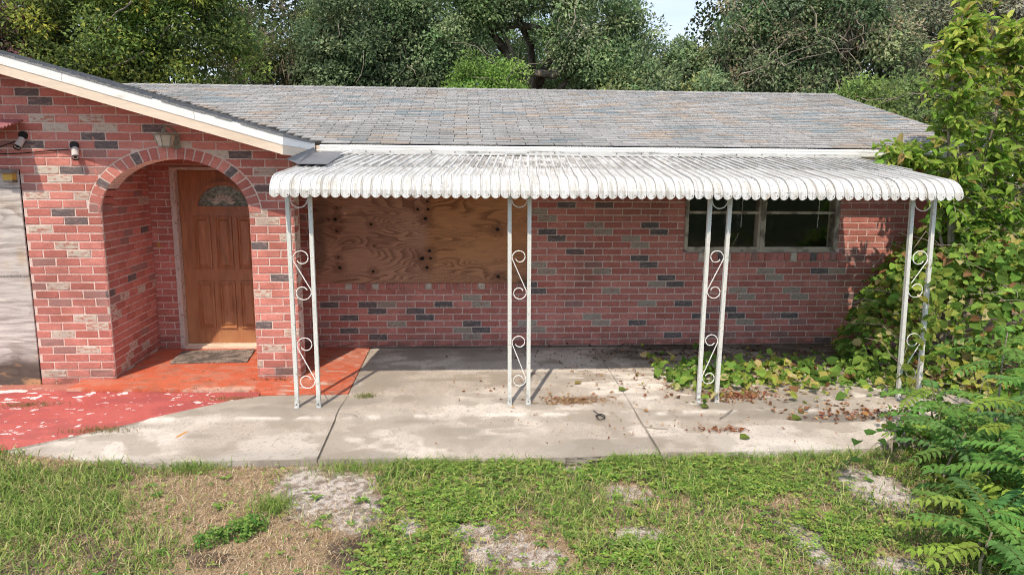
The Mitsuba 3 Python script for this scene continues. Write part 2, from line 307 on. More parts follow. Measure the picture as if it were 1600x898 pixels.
def shaded_pink(p, n, uv):
    a = fbm(p.x*16, p.y*16, p.z*16, 3)
    return mix((0.24, 0.085, 0.095), (0.32, 0.13, 0.14), a)  # rake shadow put into the paint as a darker pink
scene['m_shaded_pink_metal'] = pl(proc(shaded_pink), 0.6, 0.3)
scene['m_orange_wood'] = pl((0.52, 0.24, 0.055), 0.8, 0.2)
scene['m_side_wall'] = pl(proc(lambda p, n, uv: mix((0.33, 0.10, 0.085), (0.42, 0.15, 0.12), fbm(p.x*3, p.y*3, p.z*8, 3))), 0.9, 0.2)
scene['m_cream_trash'] = pl((0.62, 0.58, 0.44), 0.7, 0.2)

# ------------------------------------------------------------------ helpers
RNG = np.random.default_rng(7)
def put(key, mesh, bsdf, smooth=False, uv=None, color=None, label=None, cat=None, group=None, kind=None):
    base, k = key, 0
    while key in scene:
        k += 1; key = f'{base}_{k:03d}'
    scene[key] = mikit.ply(mesh, bsdf, smooth, uv, color)
    tag(key, label, cat, group, kind)
    return key
def tag(key, label=None, cat=None, group=None, kind=None):
    d = {k: v for k, v in (('label', label), ('category', cat), ('group', group), ('kind', kind)) if v}
    if d: labels[key] = {**labels.get(key, {}), **d}
def numbered(name):
    k, key = 0, name
    while key in labels or any(s.startswith(key+'__') for s in scene) or key in scene:
        k += 1; key = f'{name}_{k:03d}'
    return key
QF = np.array([[0,1,2,3]])
def bx(x0, x1, y0, y1, z0, z1, c=0.0):
    if c <= 0:
        return trimesh.creation.box(bounds=[[x0,y0,z0],[x1,y1,z1]])
    p = []
    for sx in (0,1):
        for sy in (0,1):
            for sz in (0,1):
                for a in range(3):
                    q = [(x0,x1)[sx], (y0,y1)[sy], (z0,z1)[sz]]
                    for b in range(3):
                        if b != a: q[b] += c*(1-2*(sx,sy,sz)[b])
                    p.append(q)
    return trimesh.convex.convex_hull(np.array(p))
def cat(ms): return trimesh.util.concatenate(ms)
def tube(points, r, sides=6, caps=True):
    p = np.asarray(points, float); n = len(p)
    r = np.broadcast_to(np.asarray(r, float), (n,))
    t = np.gradient(p, axis=0); t /= np.linalg.norm(t, axis=1, keepdims=True)+1e-12
    ref = np.array([0,0,1.0]) if abs(t[:,2]).mean() < 0.8 else np.array([1.0,0,0])
    a = np.cross(t, ref); a /= np.linalg.norm(a, axis=1, keepdims=True)+1e-12
    b = np.cross(t, a)
    ang = np.arange(sides)*2*np.pi/sides
    v = p[:,None]+r[:,None,None]*(np.cos(ang)[None,:,None]*a[:,None]+np.sin(ang)[None,:,None]*b[:,None])
    i, j = np.meshgrid(np.arange(n-1), np.arange(sides), indexing='ij')
    q = np.stack([i*sides+j, i*sides+(j+1)%sides, (i+1)*sides+(j+1)%sides, (i+1)*sides+j], -1).reshape(-1,4)
    f = np.vstack([q[:,[0,1,2]], q[:,[0,2,3]]])
    v = v.reshape(-1,3)
    if caps:
        v = np.vstack([v, p[:1], p[-1:]]); k = np.arange(sides)
        f = np.vstack([f, np.stack([k*0+n*sides, (k+1)%sides, k], 1), np.stack([k*0+n*sides+1, (n-1)*sides+k, (n-1)*sides+(k+1)%sides], 1)])
    return trimesh.Trimesh(v, f, process=False)
def prism(poly, place, d0, d1):
    """Polygon in (a, b), extruded from d0 to d1 outward; place(a, b, d) -> xyz."""
    out = []
    for g in (poly.geoms if hasattr(poly, 'geoms') else [poly]):
        if g.is_empty or g.area < 1e-7: continue
        m = trimesh.creation.extrude_polygon(g, 1.0, engine='earcut')
        v = m.vertices; d = d0+(d1-d0)*v[:,2]
        out.append(trimesh.Trimesh(place(v[:,0], v[:,1], d), m.faces, process=False))
    m = cat(out); 
    if m.volume < 0: m.invert()
    return m
def rect_brick(a0, a1, b0, b1, place, d0, d1, bev, rng):
    j = lambda s: np.clip(rng.normal(0, s*.8, 4), -2*s, 2*s)
    A = np.array([a0,a1,a1,a0]); B = np.array([b0,b0,b1,b1])
    A = A+j(0.0016); B = B+j(0.0014)
    ca, cb = A.mean(), B.mean()
    ia = A-np.sign(A-ca)*(bev+rng.uniform(0,.0015,4)); ib = B-np.sign(B-cb)*(bev+rng.uniform(0,.0015,4))
    tilt = rng.uniform(-.0024,.0024,4)
    a = np.concatenate([A, A, ia]); b = np.concatenate([B, B, ib]); d = np.concatenate([np.full(4,d0), np.full(4,d1-bev), d1+tilt])
    v = place(a, b, d); f = []
    for r in (0,4):
        for k in range(4):
            n = (k+1)%4
            f += [[r+k, r+n, r+4+n], [r+k, r+4+n, r+4+k]]
    f += [[8,9,10],[8,10,11]]
    m = trimesh.Trimesh(v, np.array(f), process=False)
    nn = np.cross(v[9]-v[8], v[10]-v[8]); out = place(np.array([0.]),np.array([0.]),np.array([1.]))-place(np.array([0.]),np.array([0.]),np.array([0.]))
    if nn @ out[0] < 0: m.invert()
    return m
def buv(mesh, kind, tone): return np.tile([[kind, tone]], (len(mesh.vertices), 1))
# ------------------------------------------------------------------ the setting: ground, slabs
def grid_sheet(xs, ys, zf):
    X, Y = np.meshgrid(xs, ys, indexing='ij'); Z = zf(X, Y)
    v = np.stack([X, Y, Z], -1).reshape(-1,3); nx, ny = X.shape
    i, j = np.meshgrid(np.arange(nx-1), np.arange(ny-1), indexing='ij')
    q = np.stack([i*ny+j, (i+1)*ny+j, (i+1)*ny+j+1, i*ny+j+1], -1).reshape(-1,4)
    return trimesh.Trimesh(v, np.vstack([q[:,[0,1,2]], q[:,[0,2,3]]]), process=False)
def ground_z(X, Y):
    X = np.asarray(X, float); Y = np.asarray(Y, float)
    P = np.stack([X, Y, 0*X], -1)
    near = np.clip(1-np.hypot(X, Y+3)/9, 0, 1)
    z = -0.062+0.030*(npfbm(P*1.4, 3, 5)-0.5)*near+0.02*(npfbm(P*7, 3, 8)-0.5)*near
    under = ((Y > -2.93) & (Y < 5.7) & (X > -6.3) & (X < 3.9))
    under = under & ~((X < -3.0) & (Y < -2.0))
    z = np.where(under, np.minimum(z, -0.09)-0.06, z)
    left = np.exp(-((X+3.9)/0.9)**2-((Y+2.9)/0.35)**2)
    return z+0.035*left-0.05*np.exp(-((X+.12)/.16)**4-((Y+3.06)/.09)**2)+0.25*np.clip((Y-6)/30, 0, 1)
def axis(core0, core1, step, far0, far1):
    a = np.arange(core0, core1, step)
    lo = core0-np.geomspace(step*2, core0-far0, 40)[::-1]; hi = core1+np.geomspace(step*2, far1-core1, 40)
    return np.concatenate([lo, a, hi])
gx, gy = axis(-5.2, 5.2, 0.035, -160, 160), axis(-5.0, -2.0, 0.03, -160, 200)
GM = grid_sheet(gx, gy, ground_z)
put('ground', GM, 'm_ground', True, uv=GM.vertices[:,:2].copy(), label='sandy yard ground with dry thatch and bare patches', kind='structure')

def slab(poly, z1, z0, key, bsdf, zf=None, **k):
    m = trimesh.creation.extrude_polygon(poly, z1-z0, engine='earcut'); m.apply_translation([0,0,z0])
    v, f = trimesh.remesh.subdivide_to_size(m.vertices, m.faces, 0.09)
    v = v.copy(); top = v[:,2] > z1-1e-6
    if zf is not None: v[top,2] += zf(v[top,0], v[top,1])
    m = trimesh.Trimesh(v, f, process=False)
    return put(key, m, bsdf, False, uv=v[:,:2].copy(), **k)
def slab_relief(x, y):
    P = np.stack([x, y, 0*x], -1)
    s = np.clip((-2.17-y)/0.06, 0, 1); s = s*s*(3-2*s)
    return -0.021*s-0.003*np.clip((-2.2-y)/0.8, 0, 1)+0.006*(npfbm(P*2.2, 3, 4)-0.5)
J = 0.0035
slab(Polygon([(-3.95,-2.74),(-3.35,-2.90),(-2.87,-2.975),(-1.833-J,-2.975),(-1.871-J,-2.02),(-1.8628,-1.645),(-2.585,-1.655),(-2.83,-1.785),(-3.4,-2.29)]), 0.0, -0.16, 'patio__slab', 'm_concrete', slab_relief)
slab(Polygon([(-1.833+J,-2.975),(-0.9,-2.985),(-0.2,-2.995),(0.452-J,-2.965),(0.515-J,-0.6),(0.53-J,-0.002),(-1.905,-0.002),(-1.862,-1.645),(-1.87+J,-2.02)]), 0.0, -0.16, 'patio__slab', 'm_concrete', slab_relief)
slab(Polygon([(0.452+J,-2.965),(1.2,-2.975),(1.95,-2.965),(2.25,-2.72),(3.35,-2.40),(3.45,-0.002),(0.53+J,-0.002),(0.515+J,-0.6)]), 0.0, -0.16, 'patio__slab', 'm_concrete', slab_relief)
tag('patio', 'cracked concrete patio slabs under and in front of the awning', kind='structure')
slab(Polygon([(-4.30,-1.41),(-2.64,-1.505),(-2.587,-1.645),(-1.869,-1.637),(-1.912,-0.002),(-4.30,-0.002)]), 0.004, -0.15, 'porch_floor', 'm_porch_red', lambda x, y: 0.004*(npfbm(np.stack([x,y,0*x],-1)*3,3,2)-0.5), label='orange red painted porch floor under the brick arch', kind='structure')
slab(Polygon([(-7.5,-1.05),(-4.31,-1.05),(-4.305,-1.415),(-2.645,-1.515),(-2.60,-1.66),(-2.845,-1.795),(-3.41,-2.30),(-3.93,-2.71),(-4.3,-2.76),(-7.5,-2.95)]), -0.014, -0.16, 'walkway', 'm_red_walk', lambda x, y: -0.02*np.clip((-2.8-x)/1.5, 0, 1)+0.006*(npfbm(np.stack([x,y,0*x],-1)*2,3,9)-0.5), label='red painted walkway with white chipped patches', kind='structure')

# ------------------------------------------------------------------ house
tag('house', 'single storey brick house with arched entry, boarded windows and grey shingle roof', 'house')
L, HB, HG = 0.2032, 0.07163, 0.0718
GY, XP = -1.138, -2.38
front = lambda y: (lambda a, b, d: np.stack([a, np.full_like(a, y)-d, b], -1))
KW = {'r': 0.0, 'm': 0.3, 'g': 0.5, 'w': 0.6, 'd': 1.0}
GWH = [(-4.44,2.29),(-4.03,2.3),(-4.34,2.22),(-3.94,2.23),(-4.45,1.85),(-4.36,1.78),(-4.56,1.63),(-4.15,1.63),(-4.56,1.35),(-3.29,2.08),(-3.0,2.0),(-2.59,1.86),(-2.68,1.5),(-2.59,1.43),(-4.35,1.2),(-4.24,1.13),(-4.45,.85),(-4.24,.56),(-4.14,.49),(-4.44,.42),(-4.24,.28),(-4.56,.07),(-2.68,.78),(-2.58,.28),(-2.73,.13),(-2.43,1.28),(-2.41,.42)]
GDK = [(-4.54,2.51),(-4.43,2.43),(-4.03,2.15),(-3.94,2.08),(-4.25,1.85),(-4.35,1.49),(-4.24,1.42),(-3.54,2.22),(-2.79,2.0),(-4.54,2.08),(-2.64,1.72),(-2.67,1.21),(-2.5,.92),(-2.68,.48),(-2.51,.06)]
GMV = [(-4.61,1.71),(-4.55,1.06),(-4.14,.78),(-4.44,.27),(-4.09,.7),(-4.55,.35),(-4.18,.07)]
BWH = [(-.08,1.47),(-.01,1.4),(.51,1.33),(.6,1.25),(.93,1.18),(1.01,1.11),(-.08,.89),(-.01,.84),(.6,.83),(.72,.62),(.51,.32),(.6,.25),(1.11,.46),(1.14,.68),(-.07,.19),(-.14,.26),(-1.72,.47),(-1.62,.25),(2.45,.83),(2.55,.76),(3.27,.82),(2.74,.61),(2.85,.54),(1.23,.68),(2.15,.61),(2.24,.54),(2.21,.25),(2.33,.18),(2.75,.03),(-.82,.55),(-.7,.47),(-.9,.18),(-.8,.11)]
BDK = [(.19,1.54),(.6,1.54),(0,1.25),(.11,1.17),(.31,1.03),(1.01,.97),(1.1,1.33),(1.11,.89),(-.14,.68),(-.08,.61),(1.01,.25),(-2.34,.47),(-1.92,.47),(-1.83,.39),(-1.41,.39),(-2.13,.32),(-1.3,.32),(-2.13,.17),(3.05,.83),(2.75,.32),(3.15,.03),(3.41,.53),(1.22,1.25),(.36,1.04),(.52,.89),(1.34,.75),(1.42,.68),(1.52,.47),(1.43,.11),(2.07,.39),(2.12,.32),(1.72,.32),(-1.1,.48),(-.81,.25),(-.7,.18),(-1.85,.11)]
BMV = [(-2.42,.25),(3.15,.75),(2.65,.11),(2.74,.03),(3.45,1.04),(3.48,.97),(2.85,.24),(2.39,.18),(.51,.89)]
def lay(wall, region, holes, place, course, z0, off, a_lim, b_lim, kinds, seed, cap=300, origin=None, jl=0.0108, rand=None, d1=0.0, half_left=None):
    """Running bond over region minus holes, clipped pieces where they meet an edge; the largest (nearest) cap are parts."""
    rng = np.random.default_rng(seed); area = region
    for h in holes: area = area.difference(h)
    inner = area.buffer(-0.002)
    out = []
    r0, r1 = int(math.floor((b_lim[0]-z0)/course)), int(math.ceil((b_lim[1]-z0)/course))
    for r in range(r0, r1):
        k0 = int(math.floor(a_lim[0]/L-off))-2; k1 = int(math.ceil(a_lim[1]/L-off))+2
        for k in range(k0, k1):
            a = (k+0.5*(r % 2)+off)*L; b = z0+r*course
            a0, a1, b0, b1 = a+jl/2, a+L-jl/2, b+jl/2, b+course-jl/2
            rect = sbox(a0, b0, a1, b1)
            cut = rect.intersection(inner)
            if cut.is_empty or cut.area < 0.0008: continue
            ca, cb = a+L/2, b+course/2
            kind = 'r'
            for code, lst in kinds.items():
                if any(abs(ca-q[0]) < L*0.5 and abs(cb-q[1]) < course*0.5 for q in lst): kind = code
            if rand is not None and rng.random() < rand: kind = 'wdm'[rng.integers(3)]
            if rng.random() < 0.03 and kind == 'r': kind = 'm'
            if cut.area > rect.area*0.985:
                m = rect_brick(a0, a1, b0, b1, place, -0.02, d1, 0.003, rng)
            else:
                bb = cut.bounds
                full = cut.area > (bb[2]-bb[0])*(bb[3]-bb[1])*0.985 and not hasattr(cut, 'geoms')
                if full: m = rect_brick(bb[0], bb[2], bb[1], bb[3], place, -0.02, d1, 0.003, rng)
                else:
                    if hasattr(cut, 'geoms'): cut = max(cut.geoms, key=lambda g: g.area)
                    m = prism(cut, place, -0.02, d1-0.0012)
            out.append((np.linalg.norm(m.vertices.mean(0)-EYE), m, buv(m, KW[kind], rng.random())))
    out.sort(key=lambda t: t[0])
    for _, m, u in out[:cap]: put(wall+'__brick', m, 'm_brick', False, uv=u)
    if out[cap:]:
        put(wall+'__brickwork', cat([m for _, m, _ in out[cap:]]), 'm_brick', False, uv=np.vstack([u for *_, u in out[cap:]]), kind='stuff')
    return len(out)
# main wall, with door, picture window and side window openings
DOOR = sbox(-3.908, -0.2, -2.872, 1.912)
PIC, WIN = sbox(-2.40, 0.72, -0.25, 1.86), sbox(1.50, 1.035, 3.22, 1.84)
SILL1, SILL2 = sbox(-2.165, 0.63, -0.245, 0.72), sbox(1.50, 0.935, 3.29, 1.035)
WALLP = sbox(-4.30, -0.09, 4.03, 2.14)
house_wall = WALLP.difference(DOOR).difference(PIC).difference(WIN)
put('house__wall', prism(house_wall, front(0.0), -0.22, -0.0055), 'm_mortar', label='brick wall under the awning with boarded picture window')
lay('house__wall', WALLP, [DOOR, PIC, WIN, SILL1, SILL2, sbox(-4.3,-.2,-4.13,2.2)], front(0.0), HB, 0.0, 0.0, (-4.2, 4.03), (-0.072, 2.14), {'g': BWH, 'd': BDK, 'm': BMV}, 1, cap=420)
# gable wall with the arch; a board covers the opening at its left
slopeA = 0.280
rake_z = lambda x: 2.001-slopeA*(x+2.347)
AX0, AX1, SPR, RISE = -4.022, -2.765, 1.50, 0.463
acx, aw = (AX0+AX1)/2, (AX1-AX0)/2
def arch_poly(grow, z_bot):
    th = np.linspace(0, np.pi, 49)
    pts = [(acx+(aw+grow)*np.cos(t), SPR+(RISE+grow)*np.sin(t)) for t in th]
    return Polygon([(AX1+grow, z_bot)]+pts+[(AX0-grow, z_bot)])
ARCH = arch_poly(0.0, -0.3)
RING = arch_poly(0.105, SPR).difference(arch_poly(0.0, SPR-.5))
GREG = Polygon([(-7.2,-0.12),(XP,-0.12),(XP,rake_z(XP)+0.09),(-6.5,rake_z(-6.5)+0.09),(-7.2,rake_z(-6.5)-0.1)])
BOARDOP = sbox(-6.4, -0.2, -4.665, 1.865)
gwall = GREG.difference(ARCH).difference(BOARDOP)
put('house__wall', cat([prism(gwall.intersection(sbox(-8,-1,-3.96,4)), front(GY), -0.021, -0.0055), prism(gwall.intersection(sbox(-3.96,-1,0,4)), front(GY), -0.19, -0.0055)]), 'm_mortar', label='gable end brick wall with arched opening')
GWKEY = 'house__wall_001'
lay(GWKEY, GREG, [arch_poly(0.110, SPR-0.004), sbox(AX0,-.3,AX1,SPR+.01), BOARDOP], front(GY), HG, -0.0448, -22.357, (-5.5, XP), (-0.12, 2.9), {'w': GWH, 'd': GDK, 'm': GMV}, 2, cap=420)
# arch ring of header bricks
rng = np.random.default_rng(5)
th = np.linspace(0, np.pi, 400); ex, ez = acx+(aw+.05)*np.cos(th), SPR+(RISE+.05)*np.sin(th)
s = np.concatenate([[0], np.cumsum(np.hypot(np.diff(ex), np.diff(ez)))]); NV = 25
cuts = np.interp(np.linspace(0, s[-1], NV+1), s, th)
for k in range(NV):
    t0, t1 = cuts[k]+0.007/s[-1]*np.pi, cuts[k+1]-0.007/s[-1]*np.pi
    ts = np.linspace(t0, t1, 4)
    P = Polygon([(acx+aw*np.cos(t), SPR+RISE*np.sin(t)) for t in ts]+[(acx+(aw+.098)*np.cos(t), SPR+(RISE+.098)*np.sin(t)) for t in ts[::-1]])
    m = prism(P, front(GY), -0.195, rng.uniform(-.001,.002))
    kind = {16: 'd', 21: 'd', 5: 'd', 24: 'm'}.get(k, 'r')
    put(GWKEY+'__arch_brick', m, 'm_brick', False, uv=buv(m, KW[kind], rng.random()))
# jamb of the pier and of the reveal: brick sides
RX0, RX1 = -4.022, -4.125
rl = math.hypot(RX1-RX0, -GY); rdir = np.array([(RX1-RX0)/rl, -GY/rl])
rn = np.array([rdir[1], -rdir[0]])
reveal = lambda a, b, d: np.stack([RX0+rdir[0]*a+rn[0]*d, GY+rdir[1]*a+rn[1]*d, b], -1)
put('house__wall', prism(sbox(0.02,-0.09,rl,2.16), reveal, -0.14, -0.0055), 'm_mortar', label='shaded brick side wall inside the arched entry')
lay('house__wall_002', sbox(-0.0,-0.12,rl,2.16), [], reveal, HG, -0.0448, 0.25, (0, rl), (-0.12, 2.16), {}, 3, cap=300, rand=0.17)
pier = lambda a, b, d: np.stack([XP+d, GY+a, b], -1)
lay(GWKEY, sbox(0.001,-0.12,0.20,2.0), [], pier, HG, -0.0448, 0.3, (0, .20), (-0.12, 2.0), {}, 4, cap=60, rand=0.08)
inner = lambda a, b, d: np.stack([AX1-d, GY+a, b], -1)
lay(GWKEY, sbox(0.001,-0.12,0.19,SPR), [], inner, HG, -0.0448, 0.3, (0, .19), (-0.12, SPR), {}, 6, cap=60, rand=0.08)
# unseen wall added to close the right side and darken the entry; ceiling
put('house__wall', bx(AX1+0.002, -2.618, GY+0.191, -0.001, -0.1, 2.128), 'm_mortar')
lay('house__wall_003', sbox(0.192,-0.10,-GY-0.003,2.12), [], lambda a, b, d: np.stack([-2.612+d, GY+a, b], -1), HG, -0.0448, 0.1, (0.19, 1.14), (-0.12, 2.12), {}, 7, cap=0, rand=0.12)
put('house__porch_ceiling', bx(-4.3, -2.60, GY+0.19, -0.012, 2.13, 2.15), 'm_cream')
# remaining outer walls
put('house__wall', bx(4.032, 4.23, -0.0, 5.65, -0.1, 2.14), 'm_side_wall', label='plain end wall behind the vines')
put('house__wall', bx(-7.2, 4.03, 5.45, 5.65, -0.1, 2.14), 'm_side_wall')
put('house__wall', bx(-7.2, -7.0, GY+.2, 5.449, -0.1, 2.14), 'm_side_wall')
put('house__gable_infill', prism(Polygon([(0.0,2.14),(5.65,2.14),(2.83,2.92)]), lambda a,b,d: np.stack([4.03+d, a, b], -1), 0.003, 0.19), 'm_cream')
# rowlock sills
def sill(key, x0, x1, z0, z1, n, seed, kinds):
    rng = np.random.default_rng(seed); w = (x1-x0)/n
    put(key, bx(x0, x1, -0.018, 0.05, z0, z1-0.004), 'm_mortar')
    for k in range(n):
        m = rect_brick(x0+k*w+.005, x0+(k+1)*w-.005, z0+0.002, z1, front(0.0), -0.03, 0.034+rng.uniform(-.002,.002), .004, rng)
        kind = 'w' if k in kinds[0] else 'd' if k in kinds[1] else 'm' if rng.random() < .15 else 'r'
        put(key+'__brick', m, 'm_brick', False, uv=buv(m, KW[kind], rng.random()*0.7))
sill('house__sill', -2.16, -0.25, 0.636, 0.70, 27, 11, ((0, 4, 12, 20), ()))
sill('house__sill_001', 1.505, 3.285, 0.938, 1.028, 24, 12, ((2, 6, 16), (19, 5)))
# ------------------------------------------------------------------ roof
EZ, EX, EY, SL = 2.143, -2.34, -0.42, 0.280
RIDGE_Y, RAKE_X, RIDGE_X = 2.96, 4.64, -6.7
zB = lambda y: EZ+SL*(y-EY)
zA = lambda x: EZ+SL*(EX-x)
RZ = zB(RIDGE_Y)
def sheet(pts, t=0.02):
    p = np.array(pts, float); n = len(p)
    v = np.vstack([p, p-[0,0,t]]); f = []
    for k in range(1, n-1): f += [[0,k,k+1],[n,n+k+1,n+k]]
    for k in range(n):
        m = (k+1) % n; f += [[k,n+k,n+m],[k,n+m,m]]
    m = trimesh.Trimesh(v, np.array(f), process=False)
    if m.volume < 0: m.invert()
    return m
vx = EX-(RIDGE_Y-EY)
RF = -1.57
roofdeck = cat([
    sheet([(EX,EY,EZ),(RAKE_X,EY,EZ),(RAKE_X,RIDGE_Y,RZ),(vx,RIDGE_Y,RZ)]),
    sheet([(RAKE_X,RIDGE_Y+.001,RZ),(RAKE_X,6.3,EZ),(-7.4,6.3,EZ),(-7.4,RIDGE_Y+.001,RZ)]),
    sheet([(EX,RF,EZ),(EX,EY,EZ),(vx,RIDGE_Y,RZ),(RIDGE_X,RIDGE_Y,zA(RIDGE_X)),(RIDGE_X,RF,zA(RIDGE_X))]),
    sheet([(RIDGE_X-.001,RF,zA(RIDGE_X)),(RIDGE_X-.001,RIDGE_Y,zA(RIDGE_X)),(-11,RIDGE_Y,zA(-2.4)),(-11,RF,zA(-2.4))])])
put('house__roof', roofdeck, 'm_dark_deck', label='low pitched weathered grey shingle roof')
rng = np.random.default_rng(21)
EXPO, TAB = 0.1045, 0.285
nrow = int((RIDGE_Y-EY)/(EXPO*0.965))
vy = EXPO/math.sqrt(1+SL*SL)
lift = lambda s: 0.004
tabs = []
for r in range(nrow+1):
    y0 = EY-0.02+r*vy; y1 = min(y0+vy*1.35, RIDGE_Y)
    if y0 > RIDGE_Y-0.03: break
    xl = EX-(y0-EY)+0.02
    off = (r % 2)*0.5+rng.uniform(-.05,.05)
    k = int(math.floor((xl/TAB)-off))-1
    while True:
        x0, x1 = (k+off)*TAB+0.005, (k+1+off)*TAB-0.005; k += 1
        if x0 > RAKE_X+0.02: break
        x0, x1 = max(x0, xl), min(x1, RAKE_X+0.03)
        if x1-x0 < 0.05: continue
        h0, h1 = 0.0125+rng.uniform(-.0015,.0025), 0.003
        w = rng.uniform(-.0025,.0025)
        yy0 = y0+rng.uniform(-.003,.003)
        b0, b1 = 0.002, 0.001
        v = np.array([[x0,yy0,zB(yy0)+h0+w],[x1,yy0,zB(yy0)+h0-w],[x1,y1,zB(y1)+h1],[x0,y1,zB(y1)+h1],[x0,yy0,zB(yy0)+b0],[x1,yy0,zB(yy0)+b0],[x1,y1,zB(y1)+b1],[x0,y1,zB(y1)+b1]])
        f = np.array([[0,1,2],[0,2,3],[0,4,5],[0,5,1],[1,5,6],[1,6,2],[3,7,4],[3,4,0]])
        g = npnoise(np.array([[x0*1.1, y0*2.2, 3.0]]), 4)[0]
        kind = rng.random()*0.88+ (g-0.5)*0.35
        tabs.append((np.linalg.norm(v.mean(0)-EYE), trimesh.Trimesh(v, f, process=False), np.tile([[np.clip(kind,0,1), rng.random()]], (8,1))))
tabs.sort(key=lambda t: t[0])
for _, m, u in tabs[:300]: put('house__roof__shingle', m, 'm_shingle', False, uv=u)
put('house__roof__shingle_courses', cat([m for _, m, _ in tabs[300:]]), 'm_shingle', False, uv=np.vstack([u for *_, u in tabs[300:]]), kind='stuff')
# left slope: courses that run up from its eave, and the rake edge
tl, ul = [], []
for r in range(36):
    x1 = EX+0.02-r*vy; x0 = x1-vy*1.3
    if x0 < RIDGE_X: break
    ye = EY+(EX-x1)-0.03
    y = RF-0.015-rng.uniform(0,.25)
    while y < ye-0.05:
        ya, yb = max(y+.005, RF-0.018), min(y+TAB-.005, ye); y += TAB
        if yb-ya < .04: continue
        h = 0.0125+rng.uniform(-.002,.003)
        v = np.array([[x1,ya,zA(x1)+h],[x1,yb,zA(x1)+h],[x0,yb,zA(x0)+.003],[x0,ya,zA(x0)+.003],[x1,ya,zA(x1)-.004],[x1,yb,zA(x1)-.004],[x0,yb,zA(x0)-.006],[x0,ya,zA(x0)-.006]])
        f = np.array([[0,1,2],[0,2,3],[0,4,5],[0,5,1],[3,7,4],[3,4,0],[1,5,6],[1,6,2]])
        tl.append(trimesh.Trimesh(v, f, process=False)); ul.append(np.tile([[rng.random()*.6, rng.random()*.6]], (8,1)))
put('house__roof__shingle_courses', cat(tl), 'm_shingle', False, uv=np.vstack(ul), kind='stuff')
for k in range(int((RAKE_X-vx)/0.145)):          # ridge caps, each lapping the next
    x0 = vx+k*0.145; x1 = x0+0.21
    h = 0.016+0.010*(1); hy = 0.13
    v = [];
    for x, hh in ((x0, 0.012), (x1, 0.022)):
        v += [[x,RIDGE_Y-hy,zB(RIDGE_Y-hy)+hh],[x,RIDGE_Y,RZ+hh+.004],[x,RIDGE_Y+hy,zB(RIDGE_Y-hy)+hh],[x,RIDGE_Y+hy,zB(RIDGE_Y-hy)+hh-.008],[x,RIDGE_Y-hy,zB(RIDGE_Y-hy)+hh-.008]]
    f = []
    for a in range(5):
        b = (a+1) % 5; f += [[a,b,5+b],[a,5+b,5+a]]
    f += [[5,6,7],[5,7,8],[5,8,9],[0,2,1],[0,3,2],[0,4,3]]
    put('house__roof__ridge_cap', trimesh.Trimesh(np.array(v), np.array(f), process=False), 'm_shingle', False, uv=np.tile([[rng.random()*.58, rng.random()]], (10,1)))
# rake trim on the gable: white metal edge over a cream board, with its return along the eave
def strip_x(x0, x1, zf0, zf1, y0, y1):
    v = []
    for x in (x0, x1):
        for y in (y0, y1):
            v += [[x,y,zf0(x)],[x,y,zf1(x)]]
    return trimesh.convex.convex_hull(np.array(v))
topz = lambda x: zA(x)-0.001
for a, b in ((-7.0,-4.0),(-3.996,-3.014),(-3.010,EX-0.012)):
    put('house__rake_trim', strip_x(a, b, lambda x: topz(x)-0.072, topz, RF-0.012, RF+0.02), 'm_white')
put('house__rake_board', strip_x(-7.0, EX-0.008, lambda x: topz(x)-0.148, lambda x: topz(x)-0.0722, RF-0.006, RF+0.03), 'm_cream')
put('house__rake_trim', bx(EX-0.012, EX+0.012, RF-0.012, EY-0.02, EZ-0.073, EZ-0.001), 'm_white')
put('house__rake_board', bx(EX-0.012, EX+0.006, RF-0.006, EY-0.02, EZ-0.150, EZ-0.0732), 'm_cream')
put('house__soffit', strip_x(-7.0, EX-0.02, lambda x: topz(x)-0.130, lambda x: topz(x)-0.118, RF+0.031, GY+0.02), 'm_cream')
put('house__soffit', bx(EX+0.05, RAKE_X-0.05, EY+0.03, -0.001, EZ-0.135, EZ-0.12), 'm_cream')
put('house__fascia', bx(EX+0.013, RAKE_X, EY+0.002, EY+0.028, EZ-0.165, EZ-0.012), 'm_cream')
put('house__rake_board', trimesh.convex.convex_hull(np.array([[x,y,z] for x in (RAKE_X-.025,RAKE_X) for y,z in ((EY,EZ-.15),(EY,EZ-.03),(RIDGE_Y,RZ-.15),(RIDGE_Y,RZ-.03))])), 'm_cream')
def profile_x(prof, x0, x1):
    p = Polygon(prof)
    m = trimesh.creation.extrude_polygon(p, x1-x0, engine='earcut'); v = m.vertices
    m = trimesh.Trimesh(np.stack([x0+v[:,2], v[:,0], v[:,1]], -1), m.faces, process=False)
    if m.volume < 0: m.invert()
    return m
gp = [(EY,EZ-.012),(EY-.012,EZ-.014),(EY-.048,EZ-.030),(EY-.052,EZ-.034),(EY-.047,EZ-.046),(EY-.044,EZ-.085),(EY-.030,EZ-.092),(EY,EZ-.092)]
put('house__gutter', profile_x(gp, EX+0.06, 1.05), 'm_white'); put('house__gutter', profile_x(gp, 1.054, 4.15), 'm_white')
